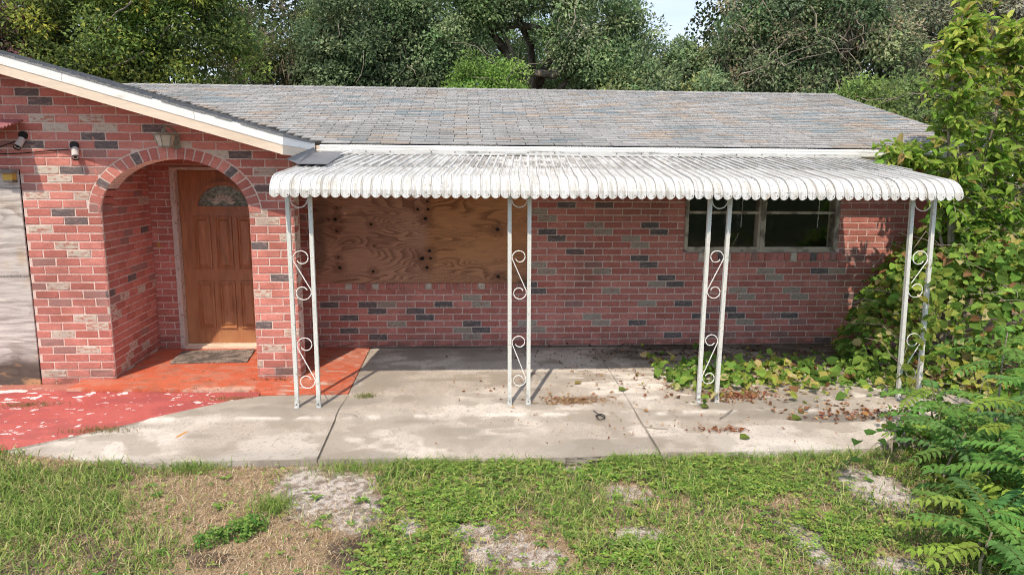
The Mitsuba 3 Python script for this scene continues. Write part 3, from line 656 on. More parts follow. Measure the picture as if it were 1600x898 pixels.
# ------------------------------------------------------------------ awning
tag('patio_awning', 'white scalloped metal patio awning of ribbed slats, grimy along its top', 'awning')
AX, NS, AW = -2.285, 72, 5.268/72
prof = [(-0.425,2.034)]
for y in np.linspace(-0.7,-1.95,7): prof.append((y, 2.034-0.1318*(-0.425-y)))
skew = lambda x, y: x+0.085*np.maximum(y+1.95, 0)
prof += [(-2.03,1.823),(-2.085,1.808),(-2.13,1.785),(-2.162,1.756),(-2.180,1.725),(-2.186,1.697)]
prof = np.array(prof); ps = np.concatenate([[0], np.cumsum(np.hypot(*np.diff(prof, axis=0).T))])
nt = np.gradient(prof, axis=0); nt /= np.linalg.norm(nt, axis=1, keepdims=True); nn = np.stack([nt[:,1], -nt[:,0]], -1); nn *= np.sign(nn[0,1])
cs = np.array([(0.0012,0.004,1.5),(0.0030,0.0125,1.3),(0.0065,0.0145,1),(0.0105,0.0125,.9),(0.0150,0.003,.3),(0.030,0.0004,0.1),(0.0345,0.0065,.7),(0.0385,0.0065,.7),(0.043,0.0004,0.1),(0.0640,0.002,.25),(0.0680,0.0075,.9),(0.0705,0.0070,1.3),(0.0718,0.000,1.5),(0.0752,-0.0005,1.5)])
cs[:,0] *= AW/0.0728
rng = np.random.default_rng(31)
for k in range(NS):
    x0 = AX+k*AW; P, U = [], []
    dz, dy = rng.uniform(-.0025,.0025), rng.uniform(-.002,.002)
    for i, (py, pz) in enumerate(prof):
        amp = 1.0 if i < 9 else np.interp(i, [8, len(prof)-1], [1, 0.42])
        step = 0.006 if ps[i] < 0.96 else 0.0
        for cx, ch, cr in cs:
            h = ch*amp-step*0
            y, z = py+nn[i,0]*h+dy, pz+nn[i,1]*h+dz
            if i == len(prof)-1:
                t = (cx-AW/2)/(AW/2*0.97); z -= 0.040*max(0, 1-t*t)**.42-0.008
            P.append([skew(x0+cx, y), y, z]); U.append([cr, ps[i]])
    P = np.array(P); nc = len(cs); n = len(prof)
    i, j = np.meshgrid(np.arange(n-1), np.arange(nc-1), indexing='ij')
    q = np.stack([i*nc+j, i*nc+j+1, (i+1)*nc+j+1, (i+1)*nc+j], -1).reshape(-1,4)
    f = np.vstack([q[:,[0,1,2]], q[:,[0,2,3]]])
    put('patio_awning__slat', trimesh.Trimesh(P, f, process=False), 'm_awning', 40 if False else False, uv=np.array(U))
# cover strips lapped over every joint, from wall to mid-span (the darker upper tier)
lap = []
for k in range(NS+1):
    x0 = AX+k*AW+0.002
    for (ya, yb) in ((-0.425,-1.46),):
        za, zb = 2.034-0.1318*(-0.425-ya)+0.012, 2.034-0.1318*(-0.425-yb)+0.012
        v = np.array([[skew(x0-.007,ya),ya,za],[skew(x0+.009,ya),ya,za],[skew(x0+.009,yb),yb,zb],[skew(x0-.007,yb),yb,zb]]); v = np.vstack([v, v+[0,0,.007]])
        lap.append(trimesh.convex.convex_hull(v))
lapm = cat(lap)
put('patio_awning__cover_strips', lapm, 'm_awning', False, uv=np.stack([np.full(len(lapm.vertices),.6), -0.425-lapm.vertices[:,1]-.05], -1), kind='stuff')
scr = [trimesh.creation.icosphere(subdivisions=1, radius=.0048) for _ in range(NS)]
for k, m in enumerate(scr):
    m.apply_scale([1,.5,1]); m.apply_translation([AX+k*AW+AW*0.80, -2.1868, 1.690+rng.uniform(-.003,.003)])
put('patio_awning__screws', cat(scr), 'm_iron', True, kind='stuff')
put('patio_awning__beam', bx(AX+.03, AX+5.23, -1.985, -1.94, 1.735, 1.815), 'm_white')
put('patio_awning__ledger', bx(AX+.34, 3.06, -0.455, -0.425, 1.965, 2.020), 'm_white')
put('patio_awning__wall_strip', profile_x([(-0.470,2.038),(-0.477,2.038),(-0.481,2.084),(-0.474,2.086)], AX+0.02, 1.15), 'm_strip')
put('patio_awning__wall_strip', profile_x([(-0.470,2.042),(-0.479,2.042),(-0.483,2.078),(-0.476,2.080)], 1.156, 3.13), 'm_strip')
sc2 = []
for x in np.arange(-1.85, 3.0, 0.305):
    m = trimesh.creation.icosphere(subdivisions=1, radius=.007); m.apply_scale([1,.5,1]); m.apply_translation([x+rng.uniform(-.08,.08), -0.482, 2.066]); sc2.append(m)
put('patio_awning__strip_screws', cat(sc2), 'm_iron', True, kind='stuff')
# grey flashing at the corner
def plate(pts, t):
    p = np.array(pts, float); n = np.cross(p[1]-p[0], p[2]-p[0]); n /= np.linalg.norm(n); n *= np.sign(n[2])
    return sheet(list(p+n*t), t)
fl = cat([plate([(-2.235,-1.52,1.918),(-1.995,-1.52,1.918),(-2.02,-0.60,2.040),(-2.06,-0.50,2.054),(-2.300,-0.50,2.054)], .004),
          sheet([(-2.236,-1.52,1.922),(-2.301,-0.50,2.058),(-2.325,-0.50,2.098),(-2.330,-1.50,1.962)], .004)])
put('flashing_sheet', fl, 'm_flashing', False, label='dark grey bent metal sheet covering the awning corner below the eave', cat='flashing')
tr = tube([(-2.30,-0.500,2.074),(-2.24,-0.505,2.067),(-2.05,-0.505,2.069),(-1.99,-0.515,2.074),(-1.965,-0.54,2.064),(-1.995,-0.70,2.040),(-2.02,-0.78,2.026)], [.007,.008,.007,.009,.008,.006,.004], 6)
put('flashing_sheet__torn_edge', tr, 'm_white')
# ------------------------------------------------------------------ awning posts
def spiral(cx, cz, r, a0, turns, shrink, n=26):
    t = np.linspace(0, 1, n)
    ang = a0+turns*2*np.pi*t; rr = r*(1-shrink*t)
    return np.stack([cx+rr*np.cos(ang), cz+rr*np.sin(ang)], -1)
def s_scroll(xl, xr, z0, z1, flip):
    """S of two spirals joined by a slanting bar, between posts at xl and xr, from z0 to z1."""
    cx, r = (xl+xr)/2, (xr-xl)/2-0.004
    top = spiral(cx, z1-r, r, math.radians(200), -0.98, 0.42)       # from the left, over the top, inwards
    bot = spiral(cx, z0+r, r, math.radians(20), -0.98, 0.42)        # from the right, under, inwards
    p = np.vstack([top[::-1], bot])
    if flip: p[:,0] = 2*cx-p[:,0]
    return p
def bar(p2, y, r=.0040):
    return tube(np.stack([p2[:,0], np.full(len(p2), y), p2[:,1]], -1), r, 6)
YP = -1.962
posts = [(-2.216,-2.046,-2.209,-2.04,'left end pair of white scrolled awning posts, in front of the brick pier',0),
         (-0.523,-0.368,-0.512,-0.360,'second pair of white scrolled awning posts, in front of the plywood edge',0),
         (1.066,1.228,1.052,1.203,'third pair of white scrolled awning posts, in front of the window',1),
         (2.722,2.906,2.770,2.945,'right end pair of white awning posts overgrown by vines',1)]
for xt0, xt1, xb0, xb1, lab, flip in posts:
    root = numbered('awning_post'); tag(root, lab, 'post', 'pairs of scrolled posts holding the awning')
    hw = 0.0148
    for xt, xb in ((xt0, xb0), (xt1, xb1)):
        v = []
        for z, xx in ((-0.004 if xt < 2.5 else -0.06, xb), (1.80, xt)):
            for sx in (-hw, hw):
                for sy in (-hw, hw): v.append([xx+sx, YP+sy, z])
        put(root+'__upright', trimesh.convex.convex_hull(np.array(v)), 'm_post')
        fp = cat([bx(xb-hw-.004, xb+hw+.004, YP-.036, YP+.03, 0.001, .006), bx(xb-hw-.0025, xb+hw+.0025, YP-hw-.005, YP-hw-.001, 0.006, .045)])
        put(root+'__foot_plate', fp, 'm_post')
        b = trimesh.creation.icosphere(subdivisions=1, radius=.006); b.apply_translation([xb, YP-hw-.006, .03]); put(root+'__bolt', b, 'm_iron')
    at = lambda z: (xb0+(xt0-xb0)*z/1.8+hw, xb1+(xt1-xb1)*z/1.8-hw)
    for z0, z1 in ((0.862,1.262),(0.148,0.575)):
        xl, xr = at((z0+z1)/2); put(root+'__scroll', bar(s_scroll(xl, xr, z0, z1, flip), YP), 'm_white', True)
    xl, xr = at(1.62); t = np.linspace(math.pi, 2*math.pi, 16); cxm, rr = (xl+xr)/2, (xr-xl)/2-.003
    put(root+'__scroll', bar(np.stack([cxm+rr*np.cos(t), 1.655+rr*1.05*np.sin(t)], -1), YP), 'm_white', True)
# ------------------------------------------------------------------ entry door
dl, dr_, db, dt = -3.852, -2.938, 0.045, 1.876
DY = 0.060
put('house__door', bx(dl, dr_, DY, DY+.045, db, dt), 'm_door', label='worn orange brown wooden entry door with fanlight')
def panel(x0, x1, z0, z1):
    """Moulded field: sunk groove round a raised bevelled panel, standing proud of the leaf."""
    yb = DY-0.001; rings = [(0.0, 0.0), (0.004, -0.016), (0.015, -0.018), (0.022, -0.001), (0.030, -0.001), (0.052, -0.016), (0.054, -0.016)]
    v, f = [], []
    for ins, d in rings:
        ix = min(ins, (x1-x0)/2-.008); v += [[x0+ix,yb+d,z0+ins],[x1-ix,yb+d,z0+ins],[x1-ix,yb+d,z1-ins],[x0+ix,yb+d,z1-ins]]
    n = len(rings)
    for r in range(n-1):
        for k in range(4):
            m = (k+1) % 4; f += [[r*4+k,r*4+m,r*4+4+m],[r*4+k,r*4+4+m,r*4+4+k]]
    f += [[(n-1)*4,(n-1)*4+1,(n-1)*4+2],[(n-1)*4,(n-1)*4+2,(n-1)*4+3]]
    return trimesh.Trimesh(np.array(v), np.array(f), process=False)
for px0 in (-3.722, -3.502, -3.284):
    put('house__door__panel', panel(px0, px0+0.176, 0.845, 1.405), 'm_door')
    put('house__door__panel', panel(px0, px0+0.176, 0.205, 0.720), 'm_door')
lcx, lrx, lrz, lz = -3.400, 0.255, 0.212, 1.512
def half(rx, rz, n=32): return [(lcx+rx*math.cos(t), lz+rz*math.sin(t)) for t in np.linspace(0, math.pi, n)]
put('house__door__fanlight_frame', prism(Polygon([(lcx+lrx+.045,lz-.035)]+[(lcx+(lrx+.045)*math.cos(t), lz+(lrz+.042)*math.sin(t)) for t in np.linspace(0,math.pi,32)]+[(lcx-lrx-.045,lz-.035)]).difference(Polygon(half(lrx,lrz))), front(DY), -0.002, 0.030), 'm_door')
put('house__door__fanlight', prism(Polygon(half(lrx-.001,lrz-.001)), front(DY), -0.001, 0.004), 'm_lite', label='frosted half round fanlight with leaded flower pattern')
came = [tube([(lcx+(lrx-.03)*math.cos(t), DY-.0055, lz+.012+(lrz-.035)*math.sin(t)) for t in np.linspace(0,math.pi,24)], .003, 5)]
for a in (35, 90, 145): came.append(tube([(lcx+.09*math.cos(math.radians(a)), DY-.0055, lz+.015+.08*math.sin(math.radians(a))),(lcx+(lrx-.005)*math.cos(math.radians(a)), DY-.0055, lz+(lrz-.006)*math.sin(math.radians(a)))], .0025, 5))
for a in range(20, 180, 28): 
    c = (lcx+.07*math.cos(math.radians(a)), lz+.05+.05*math.sin(math.radians(a))); came.append(tube([(c[0]+.034*math.cos(t), DY-.0055, c[1]+.02*math.sin(t)) for t in np.linspace(0,2*math.pi,14)], .002, 4))
pet = []
for a in np.linspace(12, 168, 9):
    c = math.radians(a); q = (lcx+.035*math.cos(c), lz+.018+.03*math.sin(c)); e = (lcx+.135*math.cos(c), lz+.02+.118*math.sin(c)); m_ = ((q[0]+e[0])/2, (q[1]+e[1])/2); w_ = (-.018*math.sin(c), .018*math.cos(c))
    v_ = np.array([[q[0],DY-.0048,q[1]],[m_[0]+w_[0],DY-.0062,m_[1]+w_[1]],[e[0],DY-.0048,e[1]],[m_[0]-w_[0],DY-.0055,m_[1]-w_[1]]])
    pet.append(trimesh.Trimesh(v_, np.array([[0,2,1],[0,3,2]]), process=False))
for m_ in pet: put('house__door__petal', m_, 'm_lamp_glass')
put('house__door__came', cat(came), 'm_lamp_metal')
put('house__door_frame', cat([bx(-3.906, dl-.004, -0.014, DY+.05, 0.004, 1.909), bx(dr_+.004, -2.874, -0.014, DY+.05, 0.004, 1.909), bx(dl-.0038, dr_+.0038, -0.0135, DY+.05, dt+.003, 1.909)]), 'm_door_frame')
put('house__threshold', cat([bx(dl-.003, dr_+.003, -0.03, DY+.06, 0.003, 0.028), bx(dl-.0025, dr_+.0025, 0.03, DY+.05, 0.0285, 0.043)]), 'm_cream')
put('house__doorbell', cat([bx(-4.075,-4.055,-.012,.0,1.095,1.14,.003), bx(-4.07,-4.03,-.016,-.008,1.085,1.094)]), 'm_yellow')
dm = trimesh.creation.extrude_polygon(Polygon([(-3.765,-.63),(-3.03,-.605),(-3.10,-.115),(-3.83,-.165)]), .012, engine='earcut'); dm.apply_translation([0,0,.0075])
ribs = [tube([(-3.74+.0125*k,-.60,.0205),(-3.80+.0118*k,-.18,.0205)], .0022, 4) for k in range(55)]
root = numbered('doormat'); tag(root, 'flat worn dark doormat on the red porch floor at the entry door', 'doormat')
put('doormat__pad', dm, 'm_doormat'); put('doormat__ribs', cat(ribs), 'm_doormat', kind='stuff')
# ------------------------------------------------------------------ windows and boards
put('house__interior', bx(1.40, 3.35, 0.235, 1.9, 0.75, 1.95), 'm_interior')
IR = scene.pop('house__interior'); room = bx(1.40, 3.35, 0.235, 1.9, 0.75, 1.95); room.invert()
room.update_faces(~((np.abs(room.triangles_center[:,1]-0.235) < 1e-6)))
put('house__room', room, 'm_interior', label='dark bare room behind the window')
wx0, wx1, wz0, wz1, WY = 1.513, 3.208, 1.052, 1.835, 0.035
wm = 2.352
def fr(*b): return bx(*b, 0.002)
put('house__window', cat([fr(wx0-.012, wx0+.024, WY-.055, WY+.06, wz0, wz1), fr(wx1-.040, wx1+.011, WY-.055, WY+.06, wz0, wz1), fr(wx0+.0245, wx1-.0405, WY-.06, WY+.06, wz0-.012, wz0+.014), fr(wx0+.0245, wx1-.0405, WY-.055, WY+.06, wz1-.03, wz1)]), 'm_alu', label='wide four pane aluminium window with dark glass under the awning')
put('house__window__mullion', cat([fr(wm-.042, wm-.016, WY-.058, WY+.055, wz0+.0145, wz1-.0305), fr(wm-.015, wm+.012, WY-.064, WY+.055, wz0+.0145, wz1-.0305), fr(wm+.013, wm+.040, WY-.058, WY+.055, wz0+.0145, wz1-.0305)]), 'm_alu')
for a, b in ((wx0+.0245, wm-.0425), (wm+.0405, wx1-.0405)):
    put('house__window__rail', fr(a, b, WY-.050, WY+.03, 1.452, 1.480), 'm_alu')
    put('house__window__rail', fr(a, b, WY-.056, WY+.03, wz0+.015, wz0+.040), 'm_alu')
    for z0, z1 in ((wz0+.0405, 1.4515), (1.4805, wz1-.031)):
        P = np.array([[a,WY,z0],[b,WY,z0],[b,WY,z1],[a,WY,z1]])
        put('house__window__pane', trimesh.Trimesh(P, np.array([[0,1,2],[0,2,3]]), process=False), 'm_glass')
for x, z in ((2.165, 1.30), (3.035, 1.30)):
    put('house__window__blind_wand', tube([(x-.008,.085,z),(x,.08,1.80)], .0035, 5), 'm_white')
put('house__window__prop_stick', tube([(2.07,.10,1.07),(2.14,.09,1.24)], .003, 5), 'm_twig')
pm = bx(-2.463, -0.198, -0.020, -0.003, 0.702, 1.765, .0015)
put('plywood_sheet', pm, 'm_plywood', False, label='orange brown plywood sheet with dark knots nailed over the wide window under the awning', cat='plywood sheet')
put('house__window', bx(-2.395,-0.255,.05,.06,.725,1.855), 'm_interior', label='window opening hidden behind the plywood sheet')
# weathered boards over the opening left of the arch
for z0, z1, lab in ((1.706,1.862,'narrow weathered grey board at the top of the left opening'),(0.945,1.703,'weathered grey plywood board at mid height of the left opening'),(-0.035,0.938,'weathered grey plywood board with a rotten brown foot by the red walkway')):
    x1 = -4.672+(0.004 if z0 < .5 else 0)
    m = bx(-6.38, x1, -1.150, -1.134, z0, z1, .002)
    put('weathered_board', m, 'm_grey_plywood', False, label=lab, cat='board', group='weathered boards closing the left opening')
put('house__opening_frame', bx(-6.39, -4.667, -1.130, -1.10, -0.1, 1.862), 'm_black')
root = numbered('meter_box'); tag(root, 'small yellow box with a grey lid hanging on the topmost weathered board', 'box')
put(root+'__body', bx(-4.762,-4.682,-1.215,-1.152,1.772,1.835,.004), 'm_yellow')
lid = trimesh.convex.convex_hull(np.array([[x,y,z] for x in (-4.77,-4.672) for y,z in ((-1.151,1.866),(-1.205,1.858),(-1.238,1.836),(-1.230,1.826),(-1.151,1.8355))]))
put(root+'__lid', lid, 'm_grey_plastic'); put(root+'__base', bx(-4.755,-4.678,-1.222,-1.152,1.757,1.7715,.003), 'm_iron')
# two bullet cameras and their cables
for i, (cx, cz, tipx, lab) in enumerate(((-4.610,2.125,-4.640,'white bullet camera with dark bracket, left of the two on the gable bricks'),(-4.200,2.045,-4.165,'white bullet camera with dark bracket, nearest to the porch lantern'))):
    root = numbered('security_camera'); tag(root, lab, 'security camera', 'bullet cameras on the brick gable')
    base = np.array([cx+.012, GY, cz+.022]); tip = base+np.array([(.040 if i else -.012), -.085, -.100]); ax_ = (tip-base)/np.linalg.norm(tip-base)
    b0 = trimesh.creation.cylinder(.034, .022, sections=20); b0.apply_transform(trimesh.geometry.align_vectors([0,0,1],[0,-1,0])); b0.apply_translation(base+[0,-.011,0]); put(root+'__bracket', b0, 'm_black', 40)
    s0, s1 = base+ax_*.035, tip
    sh = tube([s0, s0+ax_*.006, s1-ax_*.004, s1], [.022,.027,.027,.025], 18); put(root+'__housing', sh, 'm_camera_shell', 40)
    ln = tube([s1-ax_*.002, s1+ax_*.012], [.0285,.0285], 18, caps=False); put(root+'__hood', ln, 'm_black', 40)
    le = trimesh.creation.icosphere(subdivisions=2, radius=.016); le.apply_translation(s1-ax_*.010); put(root+'__lens', le, 'm_black', True)
for pts, lab in (([(-4.63,GY-.02,2.105),(-4.70,GY-.012,2.083),(-4.80,GY-.010,2.05),(-5.2,GY-.01,1.98)],'dark cable running left from the left camera'),([(-4.225,GY-.02,2.035),(-4.32,GY-.014,2.028),(-4.62,GY-.010,1.998),(-5.2,GY-.01,1.975)],'dark cable stretched between the two cameras across the bricks')):
    root = numbered('camera_cable'); put(root, tube(pts, .0045, 6), 'm_black', True, label=lab, cat='cable')
put('camera_cable__plug', tube([(-4.80,GY-.011,1.985),(-4.77,GY-.011,1.987)], [.009,.008], 8), 'm_black') if False else None
# porch lantern under the rake
root = numbered('wall_lantern'); tag(root, 'weathered wall lantern with frosted glass above the arch', 'lantern')
lc = np.array([-3.395, GY-.105, 2.118])
def hexa(r0, r1, z0, z1):
    a = np.arange(6)*math.pi/3+math.pi/6
    return np.vstack([np.stack([r0*np.cos(a), r0*np.sin(a), a*0+z0], -1), np.stack([r1*np.cos(a), r1*np.sin(a), a*0+z1], -1)])+lc
put(root+'__glass', trimesh.convex.convex_hull(hexa(.052,.080,-.052,.035)), 'm_lamp_glass')
put(root+'__cap', cat([trimesh.convex.convex_hull(hexa(.095,.088,.036,.046)), trimesh.convex.convex_hull(hexa(.082,.030,.0465,.062)), trimesh.convex.convex_hull(hexa(.024,.020,.0625,.092))]), 'm_lamp_metal')
put(root+'__base', trimesh.convex.convex_hull(hexa(.058,.050,-.064,-.0525)), 'm_lamp_metal')
a6 = np.arange(6)*math.pi/3+math.pi/6
put(root+'__ribs', cat([tube([lc+[.053*math.cos(a),.053*math.sin(a),-.053],lc+[.082*math.cos(a),.082*math.sin(a),.036]], .0045, 5) for a in a6]), 'm_lamp_metal')
put(root+'__arm', tube([lc+[0,0,.09],lc+[.0,.01,.115],lc+[.03,.05,.112],lc+[.055,.095,.06],lc+[.055,.103,.0]], .008, 7), 'm_lamp_metal', True)
put(root+'__backplate', bx(lc[0]+.030, lc[0]+.082, GY-.012, GY-.001, lc[2]-.075, lc[2]+.055, .004), 'm_lamp_metal')
# corrugated pink awning over the left opening: its right end shows
xs = np.linspace(0, 1, 40); v, f = [], []
for i, t in enumerate(xs):
    y, z = GY-.004-.36*t, 2.272-.105*t+.0085*math.sin(t*2*math.pi*8)
    for x in (-6.5, -4.592): 
        v += [[x,y,z],[x,y,z-.006]]
v = np.array(v)
for i in range(len(xs)-1):
    a, b = i*4, i*4+4
    f += [[a,a+2,b+2],[a,b+2,b],[a+1,b+1,b+3],[a+1,b+3,a+3],[a+2,a+3,b+3],[a+2,b+3,b+2],[a,b,b+1],[a,b+1,a+1]]
put('small_awning', trimesh.Trimesh(v, np.array(f), process=False), 'm_shaded_pink_metal', False, label='pink painted corrugated metal awning over the weathered boards', cat='awning')
# ------------------------------------------------------------------ leaves, grass, trees
def unit(v): return v/(np.linalg.norm(v, axis=-1, keepdims=True)+1e-12)
def leaf_mesh(P, A, N, ln, wd, col, detail=1, fold=0.18, droop=0.12, wpos=0.42):
    """Leaves at P growing along A with face normal N. detail 0: two triangles; 1: six triangles, folded along the midrib."""
    n = len(P); A = unit(A); W = unit(np.cross(N, A)); N = np.cross(A, W)
    ln = np.broadcast_to(ln, n)[:,None]; wd = np.broadcast_to(wd, n)[:,None]
    if detail == 0:
        v = np.stack([P, P+A*ln*wpos-W*wd/2+N*wd*fold, P+A*ln-N*ln*droop, P+A*ln*wpos+W*wd/2+N*wd*fold], 1)
        f = np.array([[0,1,2],[0,2,3]])
    else:
        mid = P+A*ln*0.5-N*ln*droop*0.25
        v = np.stack([P, mid, P+A*ln-N*ln*droop, P+A*ln*(wpos-.16)-W*wd*.46+N*wd*fold, P+A*ln*(wpos+.28)-W*wd*.36+N*wd*fold*.7, P+A*ln*(wpos-.16)+W*wd*.46+N*wd*fold, P+A*ln*(wpos+.28)+W*wd*.36+N*wd*fold*.7], 1)
        f = np.array([[0,1,3],[3,1,4],[4,1,2],[0,5,1],[5,6,1],[6,2,1]])
    k = v.shape[1]
    F = (f[None]+(np.arange(n)*k)[:,None,None]).reshape(-1,3)
    return v.reshape(-1,3), F, np.repeat(col, k, axis=0)
def leaf_put(key, parts, bsdf, **k):
    off, V, F, C = 0, [], [], []
    for v, f, c in parts:
        V.append(v); F.append(f+off); C.append(c); off += len(v)
    return put(key, trimesh.Trimesh(np.vstack(V), np.vstack(F), process=False), bsdf, False, color=np.clip(np.vstack(C), 0, 1), **k)
def pick(rng, n, cols, w=None, jit=0.18):
    cols = np.array(cols, float); i = rng.choice(len(cols), n, p=None if w is None else np.array(w)/np.sum(w))
    return cols[i]*rng.uniform(1-jit, 1+jit, (n,1))*rng.uniform(1-jit*.4, 1+jit*.4, (n,3))
def wander(rng, a, b, n=7, amp=0.12):
    a, b = np.array(a, float), np.array(b, float); t = np.linspace(0, 1, n)[:,None]
    p = a+(b-a)*t; w = rng.normal(0, 1, (n,3)).cumsum(0); w -= w[-1]*t; 
    return p+w*amp*np.linalg.norm(b-a)/n*np.sin(np.pi*t)**.5
def tree(name, label, base, blobs, cols, wts, seed, nleaf, ll=(0.07,0.115), trunk_r=0.2, crown_z=None, twigs=60, moss=0, group=None, category='tree', clump_r=(0.20,0.58), hang=0.0, extra_limbs=(), bare=0):
    """blobs: (x, y, z, rx, ry, rz, weight) ellipsoids that the crown's leaf clumps fill."""
    rng = np.random.default_rng(seed); root = numbered(name); tag(root, label, category, group)
    base = np.array(base, float); B = np.array(blobs, float); wsum = B[:,6]/B[:,6].sum()
    top = base+[0.15, 0.1, (B[:,2].mean()-base[2])*0.75]
    limbs = [tube(wander(rng, base, top, 9, .10), np.linspace(trunk_r, trunk_r*.55, 9), 9)]
    put(root+'__trunk', limbs[0], 'm_bark', True)
    br = []
    for b in B: br.append(tube(wander(rng, base+(top-base)*rng.uniform(.55,1), b[:3]+[0,0,-b[5]*.2], 8, .25), np.linspace(trunk_r*.45, trunk_r*.10, 8), 7))
    for pts, r in extra_limbs: br.append(tube(np.array(pts, float), r, 8))
    for q in br: put(root+'__limb', q, 'm_bark', True)
    ncl = max(24, int(nleaf/210)); which = rng.choice(len(B), ncl, p=wsum)
    d = unit(rng.normal(0,1,(ncl,3))); rad = rng.uniform(.25,1,ncl)**.45
    C = B[which,:3]+d*rad[:,None]*B[which,3:6]
    cr = rng.uniform(*clump_r, ncl)
    ci = rng.choice(ncl, nleaf, p=cr**2/np.sum(cr**2))
    u = unit(rng.normal(0,1,(nleaf,3))); rr = rng.uniform(.15,1,nleaf)**.6
    P = C[ci]+u*(rr*cr[ci])[:,None]*[1,1,.72]
    keep = P[:,2] > 1.2; P, ci, u = P[keep], ci[keep], u[keep]; n = len(P)
    N = unit(u*.35+rng.normal(0,.42,(n,3))+[-.2,-.55,.75]); A = unit(u+rng.normal(0,.7,(n,3))+[0,0,-hang])
    l = rng.uniform(*ll, n)
    tone = pick(rng, ncl, cols, wts, .22)*rng.uniform(.6,1.35,(ncl,1))
    col = tone[ci]*rng.uniform(.75,1.25,(n,1)); mixm = rng.random(n) < .25
    col[mixm] = pick(rng, mixm.sum(), cols, wts)
    leaf_put(root+'__crown', [leaf_mesh(P, A, N, l, l*rng.uniform(.4,.6,n), np.clip(col*2.5, 0, .62), 0)], 'm_far_leaf', kind='stuff')
    tw = []
    for k in range(twigs):
        c = C[rng.integers(ncl)]; e = c+unit(rng.normal(0,1,3)+[0,-.5,-.1])*rng.uniform(.5,1.3)
        tw.append(tube(wander(rng, c, e, 5, .3), np.linspace(.014,.004,5), 4, False))
    for k in range(bare):
        c = C[rng.integers(ncl)]+[0,-.3,0]; e = c+unit(rng.normal(0,1,3)*[1,.6,1]+[0,-.3,-.2])*rng.uniform(.7,1.8)
        tw.append(tube(wander(rng, c, e, 7, .35), np.linspace(.02,.004,7), 4, False))
    if tw: put(root+'__twigs', cat(tw), 'm_twig', True, kind='stuff')
    if moss:
        cl = C[rng.integers(0, ncl, moss)]; n = moss*60; ii = np.repeat(np.arange(moss), 60)
        P = cl[ii]+rng.normal(0,1,(n,3))*[.16,.16,.05]; P[:,2] -= rng.uniform(0,1,n)**1.2*.9+.2
        A = unit(np.array([0,0,-1.])+rng.normal(0,.25,(n,3))); N = unit(rng.normal(0,1,(n,3))+[0,-1,0])
        mc = pick(rng, n, [(.22,.20,.165),(.30,.27,.22),(.18,.14,.105)], None, .2)
        leaf_put(root+'__hanging_moss', [leaf_mesh(P, A, N, rng.uniform(.18,.42,n), rng.uniform(.012,.03,n), mc, 0)], 'm_dead', kind='stuff')
    return root
G = [(.085,.135,.045),(.12,.175,.06),(.06,.095,.038),(.16,.20,.075),(.10,.13,.06)]
GG = [(.10,.145,.075),(.145,.19,.10),(.065,.095,.05),(.185,.22,.125),(.09,.115,.07)]
GR = [(.135,.155,.10),(.19,.20,.14),(.085,.10,.065),(.155,.135,.10),(.21,.21,.16)]
PU = [(.055,.05,.035),(.075,.04,.045),(.05,.065,.035),(.10,.06,.055),(.085,.105,.045)]
YG = [(.115,.16,.04),(.19,.22,.05),(.27,.28,.065),(.08,.115,.04),(.06,.085,.035)]
tree('dark_leaved_tree', 'dark tree with purplish brown leaves at the far left behind the roof', (-11.4,8.2,0), [(-11.6,7.8,5.0,1.7,1.3,1.6,2),(-10.3,8.0,4.3,1.1,1.1,1.3,1),(-12.6,8.2,4.2,1.5,1.2,1.8,1)], PU, [3,3,3,1,2], 41, 34000, twigs=50, bare=12)
tree('vine_laden_tree', 'leafy tree hung with bright yellow green vines, second from the left behind the roof', (-8.0,8.6,0), [(-8.4,7.9,4.8,1.6,1.2,1.5,3),(-6.7,8.1,4.4,1.3,1.1,1.5,2),(-9.6,8.0,3.7,1.0,1.0,1.3,1.4),(-7.6,7.6,6.0,1.8,1.1,.9,2)], YG, [3,2,.9,3,3], 42, 62000, twigs=40, bare=8)
tree('dark_leaved_tree', 'shadowy dark green tree with sky gaps between the vine laden tree and the oaks', (-5.2,11.5,0), [(-5.4,11,5.6,1.7,1.2,1.7,2),(-4.4,11.0,4.4,.9,1.0,1.2,.8),(-6.3,11.2,4.0,1.2,1.0,1.1,1)], [(.05,.07,.032),(.075,.095,.045),(.10,.125,.06),(.13,.11,.08)], None, 43, 30000, twigs=40, moss=10)
tree('oak_tree', 'grey green oak left of the central oak, with drooping twigs', (-2.9,10.2,0), [(-3.3,9.4,5.0,1.5,1.1,1.5,3),(-2.2,9.5,4.3,1.0,1.0,1.2,1.4),(-3.6,9.3,3.8,1.1,.9,.8,1)], GG[:3]+[(.07,.09,.055)], [2,1,3,3], 44, 46000, trunk_r=.22, twigs=70, group='oaks behind the house', moss=8)
limbsO = [([(.55,10.1,3.0),(.25,9.8,4.6),(-.35,9.4,5.25),(.3,9.2,5.35),(1.0,9.1,5.2)], np.array([.20,.15,.10,.09,.05])), ([(.5,10.0,3.4),(.7,9.6,4.35),(1.15,9.3,4.25),(1.7,9.2,4.5)], np.array([.19,.14,.11,.05])), ([(.9,9.2,5.2),(.95,9.05,4.75),(1.15,9.0,4.45),(1.35,9.0,4.65)], np.array([.035,.03,.03,.02]))]
